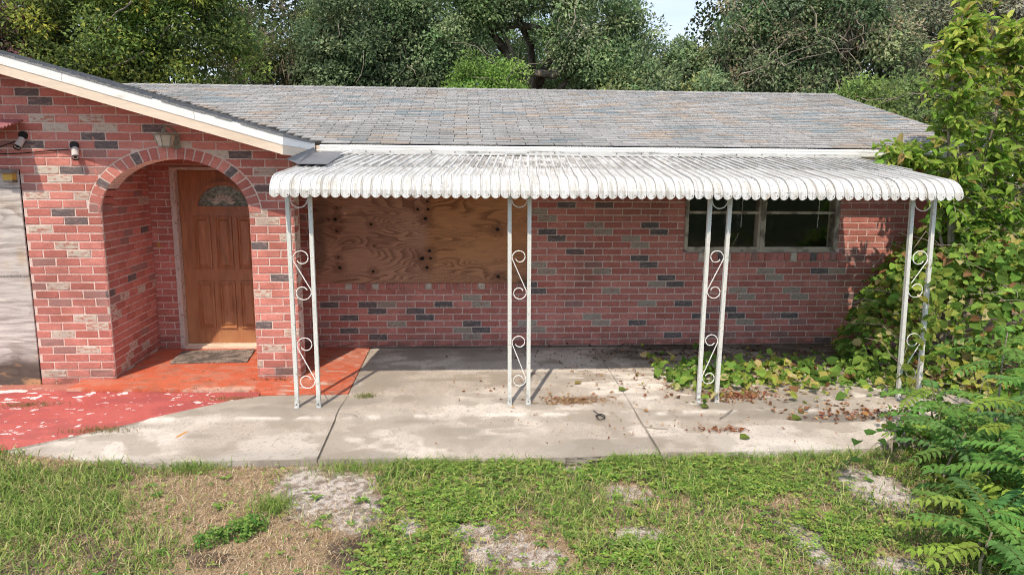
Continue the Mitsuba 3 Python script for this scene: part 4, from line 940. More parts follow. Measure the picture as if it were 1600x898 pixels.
tree('oak_tree', 'central oak with a dark thick trunk and crooked pale limbs showing under its crown', (.45,10.2,0), [(-1.4,9.3,5.5,1.0,1.0,1.3,1.6),(.2,9.2,6.7,1.6,1.1,1.0,2.2),(1.8,9.2,5.9,1.3,1.1,1.5,2.8),(2.7,9.0,4.5,1.1,.9,1.0,1.8),(-.2,9.0,5.75,.8,.7,.5,.6),(1.8,9.0,4.9,.6,.6,.6,.5),(.3,11.9,5.3,2.2,.7,2.0,2.2)], GG+[(.13,.19,.085)], [3,3,1.5,2.0,1,2], 45, 86000, trunk_r=.30, twigs=70, group='oaks behind the house', extra_limbs=limbsO, bare=8)
tree('shrubby_tree', 'bright green bushy tree in front of the central oak trunk', (-.5,8.4,0), [(-.75,8.2,3.75,.55,.6,.65,1.2),(-.05,8.2,3.75,.55,.6,.6,1.2),(-.3,8.2,3.0,1.0,.7,.8,1)], [(.10,.17,.045),(.14,.22,.06),(.08,.13,.04)], None, 46, 13000, ll=(.05,.085), trunk_r=.07, twigs=14, clump_r=(.2,.4))
tree('shrubby_tree', 'pale bushy undergrowth tree at the ridge right of the central oak trunk', (3.6,8.6,0), [(3.0,8.3,3.6,.6,.6,.7,1),(4.3,8.4,3.6,.7,.6,.8,1),(4.15,9.4,4.7,.6,.5,.55,1.2),(4.9,9.5,4.4,.6,.5,.6,1.2),(2.2,8.4,3.4,.6,.6,.6,.8)], GG+[(.17,.19,.08)], None, 47, 22000, trunk_r=.07, twigs=24, clump_r=(.2,.45), moss=8)
tree('oak_tree', 'broad grey green oak with tangled bare twigs right of the sky gap', (6.6,9.8,0), [(6.3,9.0,5.2,1.3,1.1,1.7,2.4),(7.4,8.9,5.6,1.7,1.1,1.6,3),(6.4,8.8,3.9,1.7,1.0,1.2,2.2),(8.6,8.9,4.4,1.3,1.0,1.3,2)], GG+[(.16,.15,.10)], [3,1.6,3,1,3,2], 48, 82000, trunk_r=.34, twigs=150, moss=24, group='oaks behind the house', bare=60)
tree('mossy_tree', 'grey brown twiggy tree hung with moss at the far right behind the sapling', (11.2,10.2,0), [(10.3,9.6,5.8,1.6,1.1,1.6,2.4),(12.4,9.6,5.6,1.7,1.1,1.7,2.4),(11.2,9.4,4.0,1.8,1.0,1.2,1.6),(13.6,9.6,3.8,1.4,1,1.4,1.2)], GR, None, 49, 56000, trunk_r=.3, twigs=160, moss=44, bare=80)
tree('shrubby_tree', 'dark undergrowth tree right of the house end, behind the sapling', (7.3,6.2,0), [(6.9,6.0,2.4,.9,.8,1.3,1.2),(8.2,6.3,2.6,1.0,.8,1.3,1.2),(9.6,6.8,2.4,1.1,.8,1.4,1.2)], [(.05,.075,.03),(.08,.115,.045),(.11,.145,.05)], None, 50, 26000, trunk_r=.08, twigs=30)
# far woods behind the trees: one mass
rng = np.random.default_rng(60); n = 130000
Px = rng.uniform(-26, 28, n); Py = rng.uniform(17, 21, n)
hmax = 8.2+2.6*(npnoise(np.stack([Px*.45, Py*.0, 0*Px], -1), 3)-.5)+1.6*np.clip((np.abs(Px-1)-6)/6, 0, 1)
gap = 3.3*np.exp(-((Px-6.7)/1.1)**2)+2.0*np.exp(-((Px+6.2)/.9)**2)
hmax = hmax-gap; P = np.stack([Px, Py, .3+(hmax-.3)*rng.uniform(0,1,n)**.8], -1)
cl = npnoise(P*[.9,.9,1.2], 8)
col = pick(rng, n, [(.045,.065,.03),(.07,.095,.04),(.10,.125,.055),(.09,.08,.05)], [3,3,1.4,1])*(.75+.5*cl[:,None])
leaf_put('far_woods', [leaf_mesh(P, unit(rng.normal(0,1,(n,3))), unit(rng.normal(0,1,(n,3))+[0,-.6,.6]), rng.uniform(.12,.22,n), rng.uniform(.08,.14,n), col, 0)], 'm_far_leaf', label='dense dark woods behind the trees', cat='woods', kind='stuff')
# ------------------------------------------------------------------ sapling at the right end of the house
rng = np.random.default_rng(70)
root = numbered('sapling_tree'); tag(root, 'slender young tree with large bright yellow green leaves at the right end of the house', 'tree')
stems = []
main = [(4.00,-.75,-.1),(3.97,-.80,.9),(3.86,-.86,1.7),(3.84,-.88,2.4),(3.80,-.88,3.0),(3.92,-.9,3.55)]
stems.append((main, [.035,.032,.026,.02,.014,.006]))
stems.append(([(4.15,-.7,-.1),(4.3,-.75,1.2),(4.35,-.8,2.1),(4.52,-.85,2.8),(4.62,-.85,3.2)], [.03,.028,.022,.014,.005]))
stems.append(([(3.97,-.80,.9),(3.78,-.92,1.7),(3.66,-.98,2.4),(3.66,-.98,3.0),(3.70,-.98,3.25)], [.02,.018,.014,.009,.004]))
stems.append(([(3.97,-.80,.9),(3.70,-.85,1.5),(3.42,-.88,1.95),(3.28,-.90,2.12)], [.016,.014,.01,.004]))
stems.append(([(4.3,-.75,1.2),(4.7,-.85,1.9),(5.0,-.9,2.6),(5.1,-.9,3.0)], [.02,.018,.012,.005]))
stems.append(([(4.15,-.7,-.1),(4.12,-.8,1.3),(4.16,-.9,2.2),(4.22,-.9,2.9),(4.28,-.9,3.3)], [.022,.02,.015,.010,.004]))
stems.append(([(4.7,-.85,1.9),(4.85,-1.0,2.3),(4.95,-1.0,2.7)], [.012,.009,.004]))
put(root+'__trunk', cat([tube(p, r, 8) for p, r in stems]), 'm_twig', True)
tips = []
for p, r in stems:
    p = np.array(p); s = np.linspace(0, len(p)-1, 60)
    pts = np.stack([np.interp(s, np.arange(len(p)), p[:,k]) for k in range(3)], -1)
    for q in pts:
        if q[2] > np.interp(q[0], [3.45,3.8,4.15], [1.95,1.45,.9]): tips.append(q)
tips = np.array(tips); tw, LP, LA, LN, LL = [], [], [], [], []
for k in range(780):
    a = tips[rng.integers(len(tips))]; high = np.clip((a[2]-1.2)/2.4, 0, 1)
    d = unit(np.array([rng.normal(0,1), rng.normal(-.35,.7), rng.normal(.25,.45)])); ln = rng.uniform(.14,.42)*(1-.5*high)
    e = a+d*ln; pts = wander(rng, a, e, 5, .2); pts[:,2] -= np.linspace(0,1,5)**2*.07
    tw.append(tube(pts, np.linspace(.006,.0025,5), 4, False))
    for t in np.linspace(.25, 1, rng.integers(6,11)):
        q = np.array([np.interp(t*4, np.arange(5), pts[:,j]) for j in range(3)])
        side = unit(np.cross(d, [0,0,1.])+rng.normal(0,.3,3))*rng.choice([-1,1])
        LP.append(q); LA.append(unit(d*.55+side*.8+[0,-.12,-rng.uniform(-.25,.9)]+rng.normal(0,.25,3))); LN.append(unit(np.array([-.15+rng.normal(0,.6),-.55+rng.normal(0,.5),.8]))); LL.append(rng.uniform(.055,.14))
LP, LA, LN, LL = map(np.array, (LP, LA, LN, LL)); n = len(LP)
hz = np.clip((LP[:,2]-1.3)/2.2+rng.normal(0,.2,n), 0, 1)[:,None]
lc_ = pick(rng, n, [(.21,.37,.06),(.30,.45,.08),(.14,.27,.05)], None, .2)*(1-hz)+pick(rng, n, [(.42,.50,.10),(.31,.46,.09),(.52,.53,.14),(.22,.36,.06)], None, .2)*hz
yel = rng.random(n) < .05; lc_[yel] = pick(rng, yel.sum(), [(.45,.38,.10),(.42,.33,.16),(.34,.24,.10)])
order = np.argsort(np.linalg.norm(LP-EYE, axis=1)-LL*6)
def leafset(idx): return leaf_mesh(LP[idx], LA[idx], LN[idx], LL[idx], LL[idx]*.48, lc_[idx], 1, fold=.16, droop=.22)
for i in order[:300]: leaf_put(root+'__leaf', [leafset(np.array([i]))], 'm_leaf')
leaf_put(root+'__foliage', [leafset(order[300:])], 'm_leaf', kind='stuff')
put(root+'__twigs', cat(tw), 'm_twig', True, kind='stuff')
# ------------------------------------------------------------------ vine thicket over the right end of the patio
rng = np.random.default_rng(80)
def heap(x, y):
    P = np.stack([x, y, 0*x], -1)
    edge = 2.80+.20*np.clip(y+1.6, 0, 1.2)+0.35*np.clip((-1.2-y)/1.2, 0, 1.6)+0.10*np.clip(y+.6, 0, 1)+.5*(npfbm(P*1.1, 3, 3)-.5)   # where the heap begins
    edge = edge+0.42*np.exp(-((y+2.25)/.42)**2)
    d = np.clip(x-edge, 0, None)
    hmax = np.where(y > -1.6, 1.40, np.where(y > -2.9, 1.10-.2*(-1.6-y), .8))
    h = hmax*(1-np.exp(-d/.42))
    creep = np.exp(-np.clip((1.25-x)/.35, 0, None)**2)*np.exp(-((y+1.28)/.40)**2)*(x < 3)
    return h+.03*creep+.35*(npfbm(P*2.0, 3, 6)-.5)*np.clip(d*1.5, 0, 1), creep, d
n = 60000
x = rng.uniform(.9, 7.0, n); y = rng.uniform(-3.5, .9, n)
h, creep, d = heap(x, y)
ok = (d > 0.01) | (rng.random(n) < creep*.24)
ok &= ~((y > -.03) & (x < 4.26)) & ((x-EYE[0])/(y-EYE[1]) < 1.05)
x, y, h, d = x[ok], y[ok], h[ok], d[ok]; n = len(x)
z = np.where(d > .01, h-rng.uniform(0,1,n)**1.6*np.minimum(h,.55), .02+rng.uniform(0,.09,n)); z = np.maximum(z, .015)
keep = rng.random(n) < np.where(d > .01, .62, 1.0); x, y, z, d, h = x[keep], y[keep], z[keep], d[keep], h[keep]; n = len(x)
P = np.stack([x,y,z], -1)
gx_, gy_ = (heap(x+.05,y)[0]-heap(x-.05,y)[0])/.1, (heap(x,y+.05)[0]-heap(x,y-.05)[0])/.1
N = unit(np.stack([-gx_*.5,-gy_*.5-.15,np.ones(n)], -1)+rng.normal(0,.48,(n,3))+[-.15,-.45,.1])
A = unit(rng.normal(0,1,(n,3))*[1,1,.4]+[-.2,-.5,-.35])
l = rng.uniform(.05,.125,n)*np.where(rng.random(n) < .45, .5, 1)
pat = npfbm(P*1.6, 3, 9)[:,None]
ca = pick(rng, n, [(.22,.37,.08),(.16,.29,.06),(.28,.42,.09),(.11,.20,.045)], None, .2); cb = pick(rng, n, [(.38,.44,.10),(.48,.47,.13),(.33,.40,.08),(.58,.53,.25)], None, .2)
mm = (rng.random(n)[:,None] < np.clip((pat-.36)*2.6, .08, .75)); col = np.where(mm, cb, ca)
dead = rng.random(n) < .035; col[dead] = pick(rng, dead.sum(), [(.26,.13,.07),(.36,.21,.11),(.20,.10,.06)])
leaf_put('vine_thicket__leaves', [leaf_mesh(P, A, N, l, l*rng.uniform(.75,.95,n), col, 1, fold=.12, droop=.16, wpos=.36)], 'm_leaf', kind='stuff')
tag('vine_thicket', 'heap of yellow green vines swallowing the right end of the patio', 'vines', kind='stuff')
vs = []
for k in range(90):
    a = np.array([rng.uniform(2.9,5.6), rng.uniform(-3.2,-.2), 0]); a[2] = heap(a[:1],a[1:2])[0][0]*rng.uniform(.5,1.05)+.02
    e = a+np.array([rng.normal(0,.6), rng.normal(-.1,.4), rng.normal(.05,.25)]); e[2] = max(e[2], .03)
    if e[1] > -.06 and e[0] < 4.3: continue
    vs.append(tube(wander(rng, a, e, 8, .5), np.linspace(.0045,.002,8), 4, False))
put('vine_thicket__stems', cat(vs), 'm_twig', True, kind='stuff')
# vines climbing the end posts and the wall corner: leaves as one mass of the thicket
cp = []
for (xa, ya, z0, z1, m) in ((2.79,-2.0,.05,.35,16),(2.93,-1.99,.3,1.15,60),(3.75,-.40,.7,1.2,70),(4.1,-.5,1.0,1.5,110),(3.15,-1.6,.5,.9,50)):
    cp.append(np.stack([rng.normal(xa,.09,m), rng.normal(ya,.07,m), rng.uniform(z0,z1,m)], -1))
m = 2600; qx = rng.uniform(1.7,3.6,m); qy = rng.uniform(-4.6,-2.55,m); kk = (qx > np.interp(qy, [-4.6,-4.2,-3.4,-2.5], [1.55,1.62,2.02,2.45])+rng.normal(0,.08,m)); qx, qy = qx[kk], qy[kk]
cp.append(np.stack([qx, qy, -.06+rng.uniform(.01,.20,len(qx))*np.clip((qx-1.5)/.9,.3,1.3)], -1))
P = np.vstack(cp); n = len(P); l = rng.uniform(.05,.10,n); l[-len(qx):] *= .62
leaf_put('vine_thicket__climbers', [leaf_mesh(P, unit(rng.normal(0,1,(n,3))+[0,-.4,-.5]), unit(rng.normal(0,.5,(n,3))+[0,-.5,.8]), l, l*.85, pick(rng, n, [(.13,.21,.04),(.27,.29,.065),(.17,.24,.05)]), 1)], 'm_leaf', kind='stuff')
# ------------------------------------------------------------------ compound-leaved seedlings at the lower right
def frond(base, dirn, length, rng, col, npair=9, lw=.026, ll_=.10):
    d = unit(np.array(dirn, float)); t = np.linspace(0,1,12)
    pts = np.array(base)+d*length*t[:,None]; pts[:,2] -= length*.38*t**2
    side0 = unit(np.cross(d,[0,0,1.])); P, A, N, Ls = [], [], [], []
    for s in np.linspace(.16,1,npair):
        q = np.array([np.interp(s*11, np.arange(12), pts[:,k]) for k in range(3)]); tang = unit(d-np.array([0,0,.76*s]))
        for sg in (-1,1):
            P.append(q); A.append(unit(side0*sg+tang*.55+[0,0,-.15]+rng.normal(0,.08,3))); N.append(unit(np.array([-.12,-.4,1.])+rng.normal(0,.18,3)+side0*sg*-.12)); Ls.append(ll_*(1-.45*abs(s-.45))*rng.uniform(.85,1.1))
    P.append(pts[-1]); A.append(unit(d-np.array([0,0,.76]))); N.append(np.array([0,0,1.])); Ls.append(ll_*.8)
    P, A, N, Ls = map(np.array, (P,A,N,Ls)); n = len(P)
    lf = leaf_mesh(P, A, N, Ls, np.full(n, lw)*rng.uniform(.85,1.15,n), np.array(col)*rng.uniform(.8,1.2,(n,1)), 1, fold=.2, droop=.2, wpos=.40)
    rc = tube(pts, np.linspace(.0035,.0012,12), 4, False); rcol = np.tile([[.16,.17,.06]], (len(rc.vertices),1))
    return [lf, (np.array(rc.vertices), np.array(rc.faces), rcol)]
rng = np.random.default_rng(90)
seedl = [((2.02,-4.15,-.05),.62,11,'dark green compound-leaved seedling at the bottom right corner'),((1.72,-4.22,-.06),.34,8,'small feathery seedling low at the bottom edge, left of the corner seedling'),((2.32,-3.75,-.05),.72,12,'tall compound-leaved seedling behind the corner seedling'),((2.12,-3.42,-.05),.42,8,'bright yellow green seedling by the sandy patch'),((2.72,-3.30,-.05),.75,12,'compound-leaved seedling at the right edge beside the vines'),((2.62,-4.05,-.05),.80,12,'big compound-leaved seedling on the right frame edge'),((3.0,-2.75,0.1),.8,8,'compound-leaved seedling standing in the vines'),
 ((1.98,-3.88,-.06),.36,9,'low compound-leaved seedling between the corner seedling and the grass'),((1.60,-4.42,-.06),.30,8,'small seedling cut by the bottom frame edge'),((2.42,-3.48,-.05),.46,10,'bushy seedling in the middle of the seedling patch'),((2.36,-3.02,-.04),.36,8,'low yellow green seedling where the vines meet the grass'),((2.55,-2.72,-.02),.44,9,'leafy seedling at the foot of the vines behind the palm stalk'),((2.25,-4.35,-.05),.55,11,'dense dark seedling on the lower right frame edge')]
for base, hgt, nf, lab in seedl:
    root = numbered('seedling_plant'); tag(root, lab, 'plant', 'compound-leaved seedlings at the lower right'); b = np.array(base)
    top = b+[rng.normal(0,.03), rng.normal(0,.03), hgt*.82]
    put(root+'__stem', tube(wander(rng, b, top, 6, .1), np.linspace(.008,.004,6), 6), 'm_twig', True)
    for k in range(int(nf*1.5)):
        a = k*2.4+rng.uniform(-.3,.3); q = b+(top-b)*(.45+.55*((k+rng.random())/(nf*1.5))); c = pick(rng, 1, [(.15,.31,.08),(.19,.36,.09),(.32,.45,.09),(.14,.29,.10)], [3,3,2,2])[0]
        leaf_put(root+'__frond', frond(q, (math.cos(a), math.sin(a)-.15, rng.uniform(.15,.7)), rng.uniform(.30,.48)*(.65+.4*hgt), rng, c, npair=rng.integers(8,12), ll_=.085*(.7+.45*hgt)), 'm_leaf')
# one seedling with round dark leaves leaning over the sand
root = numbered('seedling_plant'); tag(root, 'sprawling seedling with round dark green leaves over the sandy patch', 'plant')
st = np.array([(2.25,-3.15,.05),(2.05,-3.2,.22),(1.85,-3.28,.24),(1.65,-3.36,.14),(1.50,-3.40,.08)])
put(root+'__stem', tube(st, [.006,.005,.004,.003,.002], 5), 'm_twig', True)
for k in range(16):
    s = rng.uniform(0.8,4); q = np.array([np.interp(s, np.arange(5), st[:,j]) for j in range(3)])+rng.normal(0,.02,3)+[0,0,rng.uniform(-.02,.08)]
    l = rng.uniform(.06,.09)
    leaf_put(root+'__leaf', [leaf_mesh(q[None], unit(rng.normal(0,1,(1,3))*[1,1,.3]), unit(np.array([[0,-.35,1.]])+rng.normal(0,.25,(1,3))), np.array([l]), np.array([l*.85]), pick(rng,1,[(.06,.135,.035),(.075,.16,.04)]), 1, wpos=.34)], 'm_leaf')
# ------------------------------------------------------------------ lawn
rng = np.random.default_rng(100)
def on_paving(x, y):
    e = -2.985
    a = (y > e) & (x > -2.87) & (x < 1.9)
    b = (x <= -2.87) & (y > np.interp(x, [-3.95,-3.4,-2.87], [-2.70,-2.88,-2.985]))
    c = (x >= 1.9) & (y > -2.72) & (x < 3.4)
    return a | b | c
def blades(n, x, y, ln, wd, lean, cols, wts, jit=.2, z0=None, seed=1):
    rng = np.random.default_rng(seed); z = ground_z(x, y)-.004 if z0 is None else z0
    a = rng.uniform(0, 2*np.pi, n); D = np.stack([np.cos(a), np.sin(a), 0*a], -1); W = np.stack([-np.sin(a), np.cos(a), 0*a], -1)
    tw = rng.uniform(-1,1,n)[:,None]; W = unit(W+D*tw*.6)
    lean = np.broadcast_to(lean, n)[:,None]; L_ = ln[:,None]; up = np.array([0,0,1.])
    p0 = np.stack([x,y,z], -1); p1 = p0+(up*.62*np.cos(lean*.6)+D*.62*np.sin(lean*.6))*L_*.8; p2 = p1+(up*np.cos(lean*1.5)+D*np.sin(lean*1.5))*L_*.5
    p2[:,2] = np.maximum(p2[:,2], z+.004)
    w = wd[:,None]
    v = np.stack([p0-W*w/2, p0+W*w/2, p1-W*w*.42, p1+W*w*.42, p2], 1); f = np.array([[0,1,3],[0,3,2],[2,3,4]])
    col = pick(rng, n, cols, wts, jit)
    return v.reshape(-1,3), (f[None]+(np.arange(n)*5)[:,None,None]).reshape(-1,3), np.repeat(col, 5, axis=0)
def scatter(n, x0, x1, y0, y1, dens):
    x = rng.uniform(x0, x1, n); y = rng.uniform(y0, y1, n); k = rng.random(n) < dens(x, y); k &= ~on_paving(x, y); return x[k], y[k]
def jn(x, y, s=6, o=1): return npfbm(np.stack([x*s, y*s, 0*x], -1), 3, o)
def green_d(x, y):
    j = jn(x, y); bare = np.clip(1.35*field(SAND, x, y, j)+1.1*field(DRY, x, y, j)+1.3*field(SOIL, x, y, j), 0, 1)
    left = 1/(1+np.exp((x+2.75+.35*(y+3.4))/.12))
    base = .24+.80*np.clip((jn(x,y,2.2,4)-.42)*3.2, 0, 1)
    return np.clip(base*(1-bare)*np.where(x < -1.55, .30+.9*left, 1), 0.008, 1)
x, y = scatter(170000, -5.4, 2.6, -5.0, -2.6, green_d)
n = len(x); tall = jn(x, y, 3.0, 7)
g1 = blades(n, x, y, rng.uniform(.035,.125,n)*(.5+.95*tall), rng.uniform(.0035,.0082,n), rng.uniform(.45,1.55,n), [(.22,.35,.08),(.34,.45,.13),(.13,.22,.06),(.44,.48,.19),(.58,.52,.29)], [3,3,2.4,1.8,1.1], seed=3)
tx, ty, tlen = [], [], []
for cx, cy, rx, ry in [(-2.61,-3.02,.11,.04),(-1.61,-3.06,.13,.05),(-.63,-3.07,.26,.08),(-1.95,-3.55,.05,.05),(.22,-4.13,.13,.14),(-3.2,-3.05,.25,.10),(.62,-3.06,.3,.05),(1.25,-3.05,.35,.06),(1.75,-2.95,.3,.12),(-.95,-3.04,.1,.04),(.2,-3.04,.07,.03),(-3.7,-3.3,.3,.2),(-2.9,-3.5,.3,.2),(1.0,-3.4,.2,.15),(-.1,-3.6,.2,.15)]:
    m = 340; tx.append(rng.normal(cx,rx,m)); ty.append(np.minimum(rng.normal(cy,ry,m), -2.99 if cx > -2.9 else 9)); tlen.append(rng.uniform(.06,.13,m))
x, y, tl_ = map(np.concatenate, (tx, ty, tlen)); k = ~on_paving(x, y); x, y, tl_ = x[k], y[k], tl_[k]; n = len(x)
g2 = blades(n, x, y, tl_, rng.uniform(.003,.0055,n), rng.uniform(.3,1.35,n), [(.20,.33,.08),(.28,.39,.11),(.36,.44,.14)], None, seed=4)
leaf_put('grass', [g1, g2], 'm_grass', label='patchy green grass along the front edge of the patio', cat='grass', kind='stuff')
def dry_d(x, y):
    j = jn(x, y); return np.clip(.34+.66*field(DRY, x, y, j)-.42*field(SAND, x, y, j), .03, 1)
x, y = scatter(70000, -5.4, 2.6, -5.0, -2.6, dry_d); n = len(x)
g3 = blades(n, x, y, rng.uniform(.03,.09,n), rng.uniform(.0022,.0048,n), rng.uniform(.9,1.75,n), [(.42,.31,.19),(.54,.43,.29),(.30,.20,.12),(.62,.53,.38)], [3,2,2,1], seed=5)
leaf_put('dry_grass', [g3], 'm_dead', label='flattened dry tan grass between the green patches', cat='dry grass', kind='stuff')
def clo_d(x, y): return np.clip(field(CLOVER, x, y, jn(x, y))*1.0+.10*(x > -1.4)+.02, 0, 1)*(1-.8*field(SAND, x, y, jn(x,y)))
x, y = scatter(48000, -4.6, 2.4, -4.9, -2.6, clo_d); n = len(x)
z = ground_z(x, y)+rng.uniform(.012,.045,n); cc = pick(rng, n, [(.22,.37,.075),(.30,.45,.10),(.16,.28,.07),(.38,.46,.13)], None, .2)
parts = []
a0 = rng.uniform(0, 6.28, n)
for k in range(3):
    a = a0+k*2.094; A = np.stack([np.cos(a), np.sin(a), rng.uniform(-.1,.35,n)], -1)
    l = rng.uniform(.014,.027,n); parts.append(leaf_mesh(np.stack([x,y,z], -1), A, unit(np.array([0,-.15,1.])+rng.normal(0,.35,(n,3))), l, l*.8, cc*rng.uniform(.85,1.15,(n,1)), 0, fold=.10, wpos=.6))
# broad weeds: flat rosettes, some of them yellow green, in the same cover
wx, wy = scatter(700, -4.2, 2.3, -4.8, -3.0, lambda x, y: .12+.25*field(CLOVER, x, y, jn(x,y))+.8*np.exp(-((x-.05)/.28)**2-((y+4.15)/.16)**2))
for q in range(7):
    a = q*.9+rng.uniform(-.4,.4,len(wx)); A = np.stack([np.cos(a), np.sin(a), rng.uniform(.05,.55,len(wx))], -1); l = rng.uniform(.022,.055,len(wx))
    parts.append(leaf_mesh(np.stack([wx,wy,ground_z(wx,wy)+.012], -1), A, unit(np.array([-.1,-.3,1.])+rng.normal(0,.25,(len(wx),3))), l, l*.42, pick(rng, len(wx), [(.20,.36,.08),(.33,.46,.11),(.14,.27,.07)]), 1))
leaf_put('clover', parts, 'm_leaf', label='small leaved clover spreading through the grass', cat='clover', kind='stuff')
n = 620; u_ = unit(rng.normal(0,1,(n,3))); u_[:,2] = np.abs(u_[:,2]); r_ = rng.uniform(.3,1,n)**.5; lobe = rng.integers(0,3,n); x = np.array([-2.05,-2.17,-2.0])[lobe]+u_[:,0]*np.array([.10,.09,.08])[lobe]*r_; y = np.array([-3.85,-3.92,-3.78])[lobe]+u_[:,1]*.085*r_; z = ground_z(x,y)+.01+u_[:,2]*.075*r_
l = rng.uniform(.014,.036,n); leaf_put('weed_clump', [leaf_mesh(np.stack([x,y,z],-1), unit(rng.normal(0,1,(n,3))*[1,1,.5]), unit(rng.normal(0,.4,(n,3))+[0,-.2,1]), l, l*.6, pick(rng,n,[(.11,.24,.06),(.18,.33,.08),(.26,.40,.10)]), 0)], 'm_leaf', label='low dark green weed clump on the dry tan grass', cat='weed', kind='stuff')
# grass growing in the joint at the porch corner, and along the walkway edges
def tuft(cx, cy, rx, ry, m, z, ln, cols, seed, key='grass_tuft', **k):
    r = np.random.default_rng(seed); x = r.normal(cx,rx,m); y = r.normal(cy,ry,m)
    leaf_put(key, [blades(m, x, y, r.uniform(ln*.5,ln,m), r.uniform(.002,.004,m), r.uniform(.3,1.4,m), cols, None, z0=np.full(m, z), seed=seed)], 'm_grass', **k)
GT = [(.16,.22,.06),(.24,.28,.09),(.34,.30,.15)]; TT = [(.36,.29,.14),(.25,.22,.09),(.18,.16,.07)]
tuft(-1.70,-1.72,.06,.03,150,0.0,.07,GT,1,label='small green grass tuft at the corner of the red porch floor',cat='grass tuft')
tuft(-2.80,-1.70,.13,.03,200,-.012,.045,TT,2,label='thin yellowed grass in the joint beside the walkway near the pier',cat='grass tuft')
tuft(-3.52,-2.38,.12,.035,300,-.02,.06,TT,3,label='yellowed grass strip between the red walkway and the concrete',cat='grass tuft')
tuft(-4.42,-1.72,.14,.04,420,-.04,.05,TT,4,label='thin yellowed grass on the walkway at the left frame edge',cat='grass tuft',kind='stuff')
# ------------------------------------------------------------------ litter
rng = np.random.default_rng(110)
LIT = [(.36,.19,.09),(.24,.11,.06),(.46,.30,.16),(.33,.13,.08),(.16,.085,.05)]
def litter(cx, cy, rx, ry, m, size, cols=LIT, z=0.004, h=.012):
    x = rng.normal(cx,rx,m); y = rng.normal(cy,ry,m); l = rng.uniform(size*.5,size,m)
    return leaf_mesh(np.stack([x,y,z-.016*np.clip((-2.17-y)/.06,0,1)+rng.uniform(0,h,m)],-1), rng.normal(0,1,(m,3))*[1,1,.25], unit(rng.normal(0,.35,(m,3))+[0,0,1]), l, l*rng.uniform(.3,.7,m), pick(rng,m,cols), 0, fold=.25)
leaf_put('leaf_litter', [litter(.02,-1.90,.13,.055,520,.035,[(.46,.33,.20),(.36,.24,.14),(.30,.16,.09)]), litter(1.42,-1.83,.16,.07,520,.04), litter(1.05,-2.55,.12,.03,60,.045,[(.30,.12,.06),(.24,.09,.05)]), litter(2.25,-2.25,.30,.10,170,.06), litter(1.7,-1.3,.55,.35,190,.07,LIT+[(.30,.30,.07),(.14,.20,.05)]), litter(2.3,-.9,.5,.45,240,.07,LIT), litter(.3,-1.6,.7,.3,90,.05), litter(.5,-2.5,.7,.2,110,.028), litter(.7,-1.0,.5,.35,160,.035,LIT), litter(1.7,-.35,.9,.18,260,.05,[(.10,.07,.05),(.16,.10,.07),(.05,.04,.03)]), litter(-.2,-2.2,.9,.12,60,.022), litter(-.6,-1.2,.5,.25,26,.03), litter(1.2,-.45,.8,.25,140,.05,[(.07,.05,.035),(.12,.075,.05)]), litter(-3.3,-1.50,.35,.04,110,.02,[(.12,.09,.06),(.25,.17,.09)],.006), litter(-3.5,-.9,.35,.3,60,.02,[(.12,.09,.06)],.008), litter(-3.9,-1.19,.4,.02,120,.025,[(.10,.075,.05),(.2,.15,.08)],-.01), litter(-2.6,-1.22,.12,.02,60,.025,[(.10,.075,.05)],.008)], 'm_dead', label='scattered brown dry leaves and bark crumbs on the concrete patio', cat='leaf litter', kind='stuff')
for k, (x, y, l, lab) in enumerate(((.45,-1.66,.085,'flat green leaf on the concrete near the long joint'),(1.02,-2.13,.08,'single green leaf on the concrete in front of the third posts'),(1.10,-2.73,.09,'olive green leaf near the grass edge of the patio'),(.10,-1.45,.07,'yellowish leaf fallen on the joint of the concrete'),(1.78,-2.22,.10,'pale green leaf by the dark patch on the concrete'),(1.66,-2.36,.10,'bright green leaf lying on the concrete left of the vines'))):
    leaf_put('fallen_leaf', [leaf_mesh(np.array([[x,y,.012-.026*(y<-2.17)]]), np.array([[.9,.3,.05]]), np.array([[.1,-.2,1.]]), np.array([l]), np.array([l*.8]), np.array([[.16,.22,.05] if k != 3 else [.33,.27,.08]]), 1)], 'm_leaf', label=lab, cat='leaf')
st = bx(-.011,.011,-.075,.075,0,.006,.001); st.apply_transform(trimesh.transformations.rotation_matrix(math.radians(-14),[0,0,1])); st.apply_translation([-2.905,-2.44,-.028])
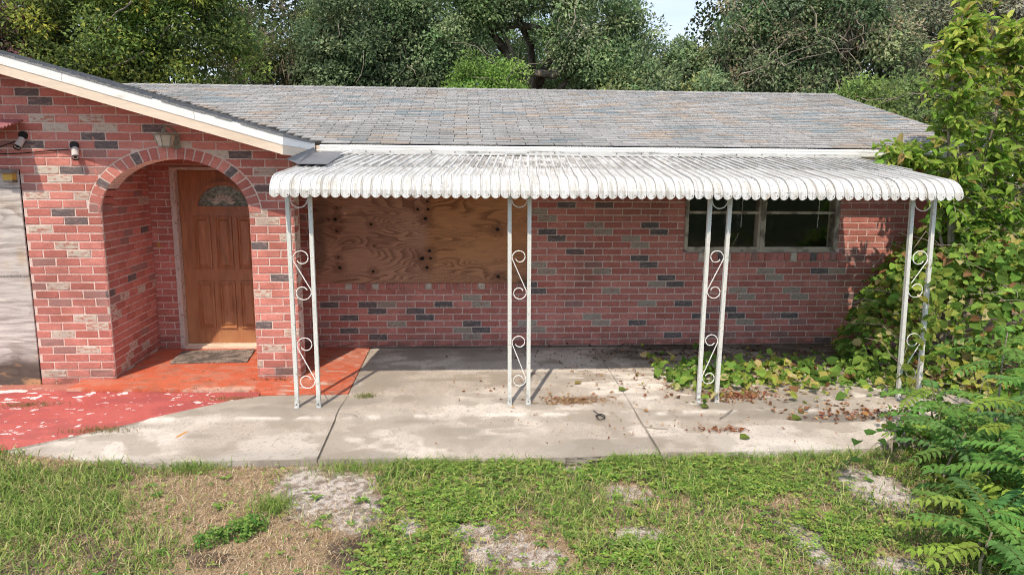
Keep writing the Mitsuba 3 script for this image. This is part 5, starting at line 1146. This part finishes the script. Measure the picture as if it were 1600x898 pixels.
put('wood_sliver', st, 'm_orange_wood', label='short orange wood sliver on the concrete by the red walkway', cat='stick')
t = np.linspace(0, 2*math.pi*.94, 26); rp = np.stack([.175+.034*np.cos(t)*(1+.1*np.sin(3*t)), -2.285+.055*np.sin(t), -.006+.01*np.abs(np.sin(t*1.5))], -1)
rp = np.vstack([rp, [[.150,-2.215,.012],[.135,-2.19,.02]]])
put('rubber_ring', tube(rp, .0042, 6), 'm_black', True, label='small black twisted rubber ring lying on the concrete', cat='ring')
for pts, lab in (([(1.10,-2.33,-.005),(1.25,-2.19,.01),(1.33,-2.02,.02)],'thin grey twig on the concrete right of the third posts'),([(2.28,-2.60,-.02),(2.45,-2.53,.01),(2.62,-2.47,.03)],'pale dry palm stalk on the ground before the vines'),([(.46,-2.45,-.02),(.55,-2.50,-.018),(.64,-2.51,-.02)],'thin brown twig flat on the concrete')):
    put('fallen_twig', tube(wander(rng, pts[0], pts[-1], 7, .12)*0+np.array([np.interp(np.linspace(0,2,7), [0,1,2], np.array(pts)[:,j]) for j in range(3)]).T, [.005 if 'palm' not in lab else .013]*7, 6), 'm_twig' if 'palm' not in lab else 'm_cream_trash', True, label=lab, cat='twig')
put('dead_vine', tube([(2.368,-.012,.92),(2.40,-.011,.80),(2.46,-.010,.66),(2.49,-.010,.50),(2.55,-.011,.34),(2.62,-.011,.22),(2.70,-.02,.10)], [.0025,.0025,.0022,.002,.002,.002,.002], 5), 'm_twig', True, label='thin dark dead vine stem on the bricks under the window', cat='vine stem')
pb = []
for k in range(420):
    m = trimesh.creation.icosphere(subdivisions=0, radius=rng.uniform(.003,.010)); m.apply_scale([1,1,.6])
    c = SAND[rng.integers(len(SAND))]; x, y = rng.normal(c[0],c[2]*.7), rng.normal(c[1],c[3]*.7)
    if on_paving(np.array([x]), np.array([y]))[0]: continue
    m.apply_translation([x,y,float(ground_z(x,y))+.002]); pb.append(m)
put('pebbles', cat(pb), 'm_mortar', False, label='small pale pebbles and shell bits on the sandy bare patches', cat='pebbles', kind='stuff')
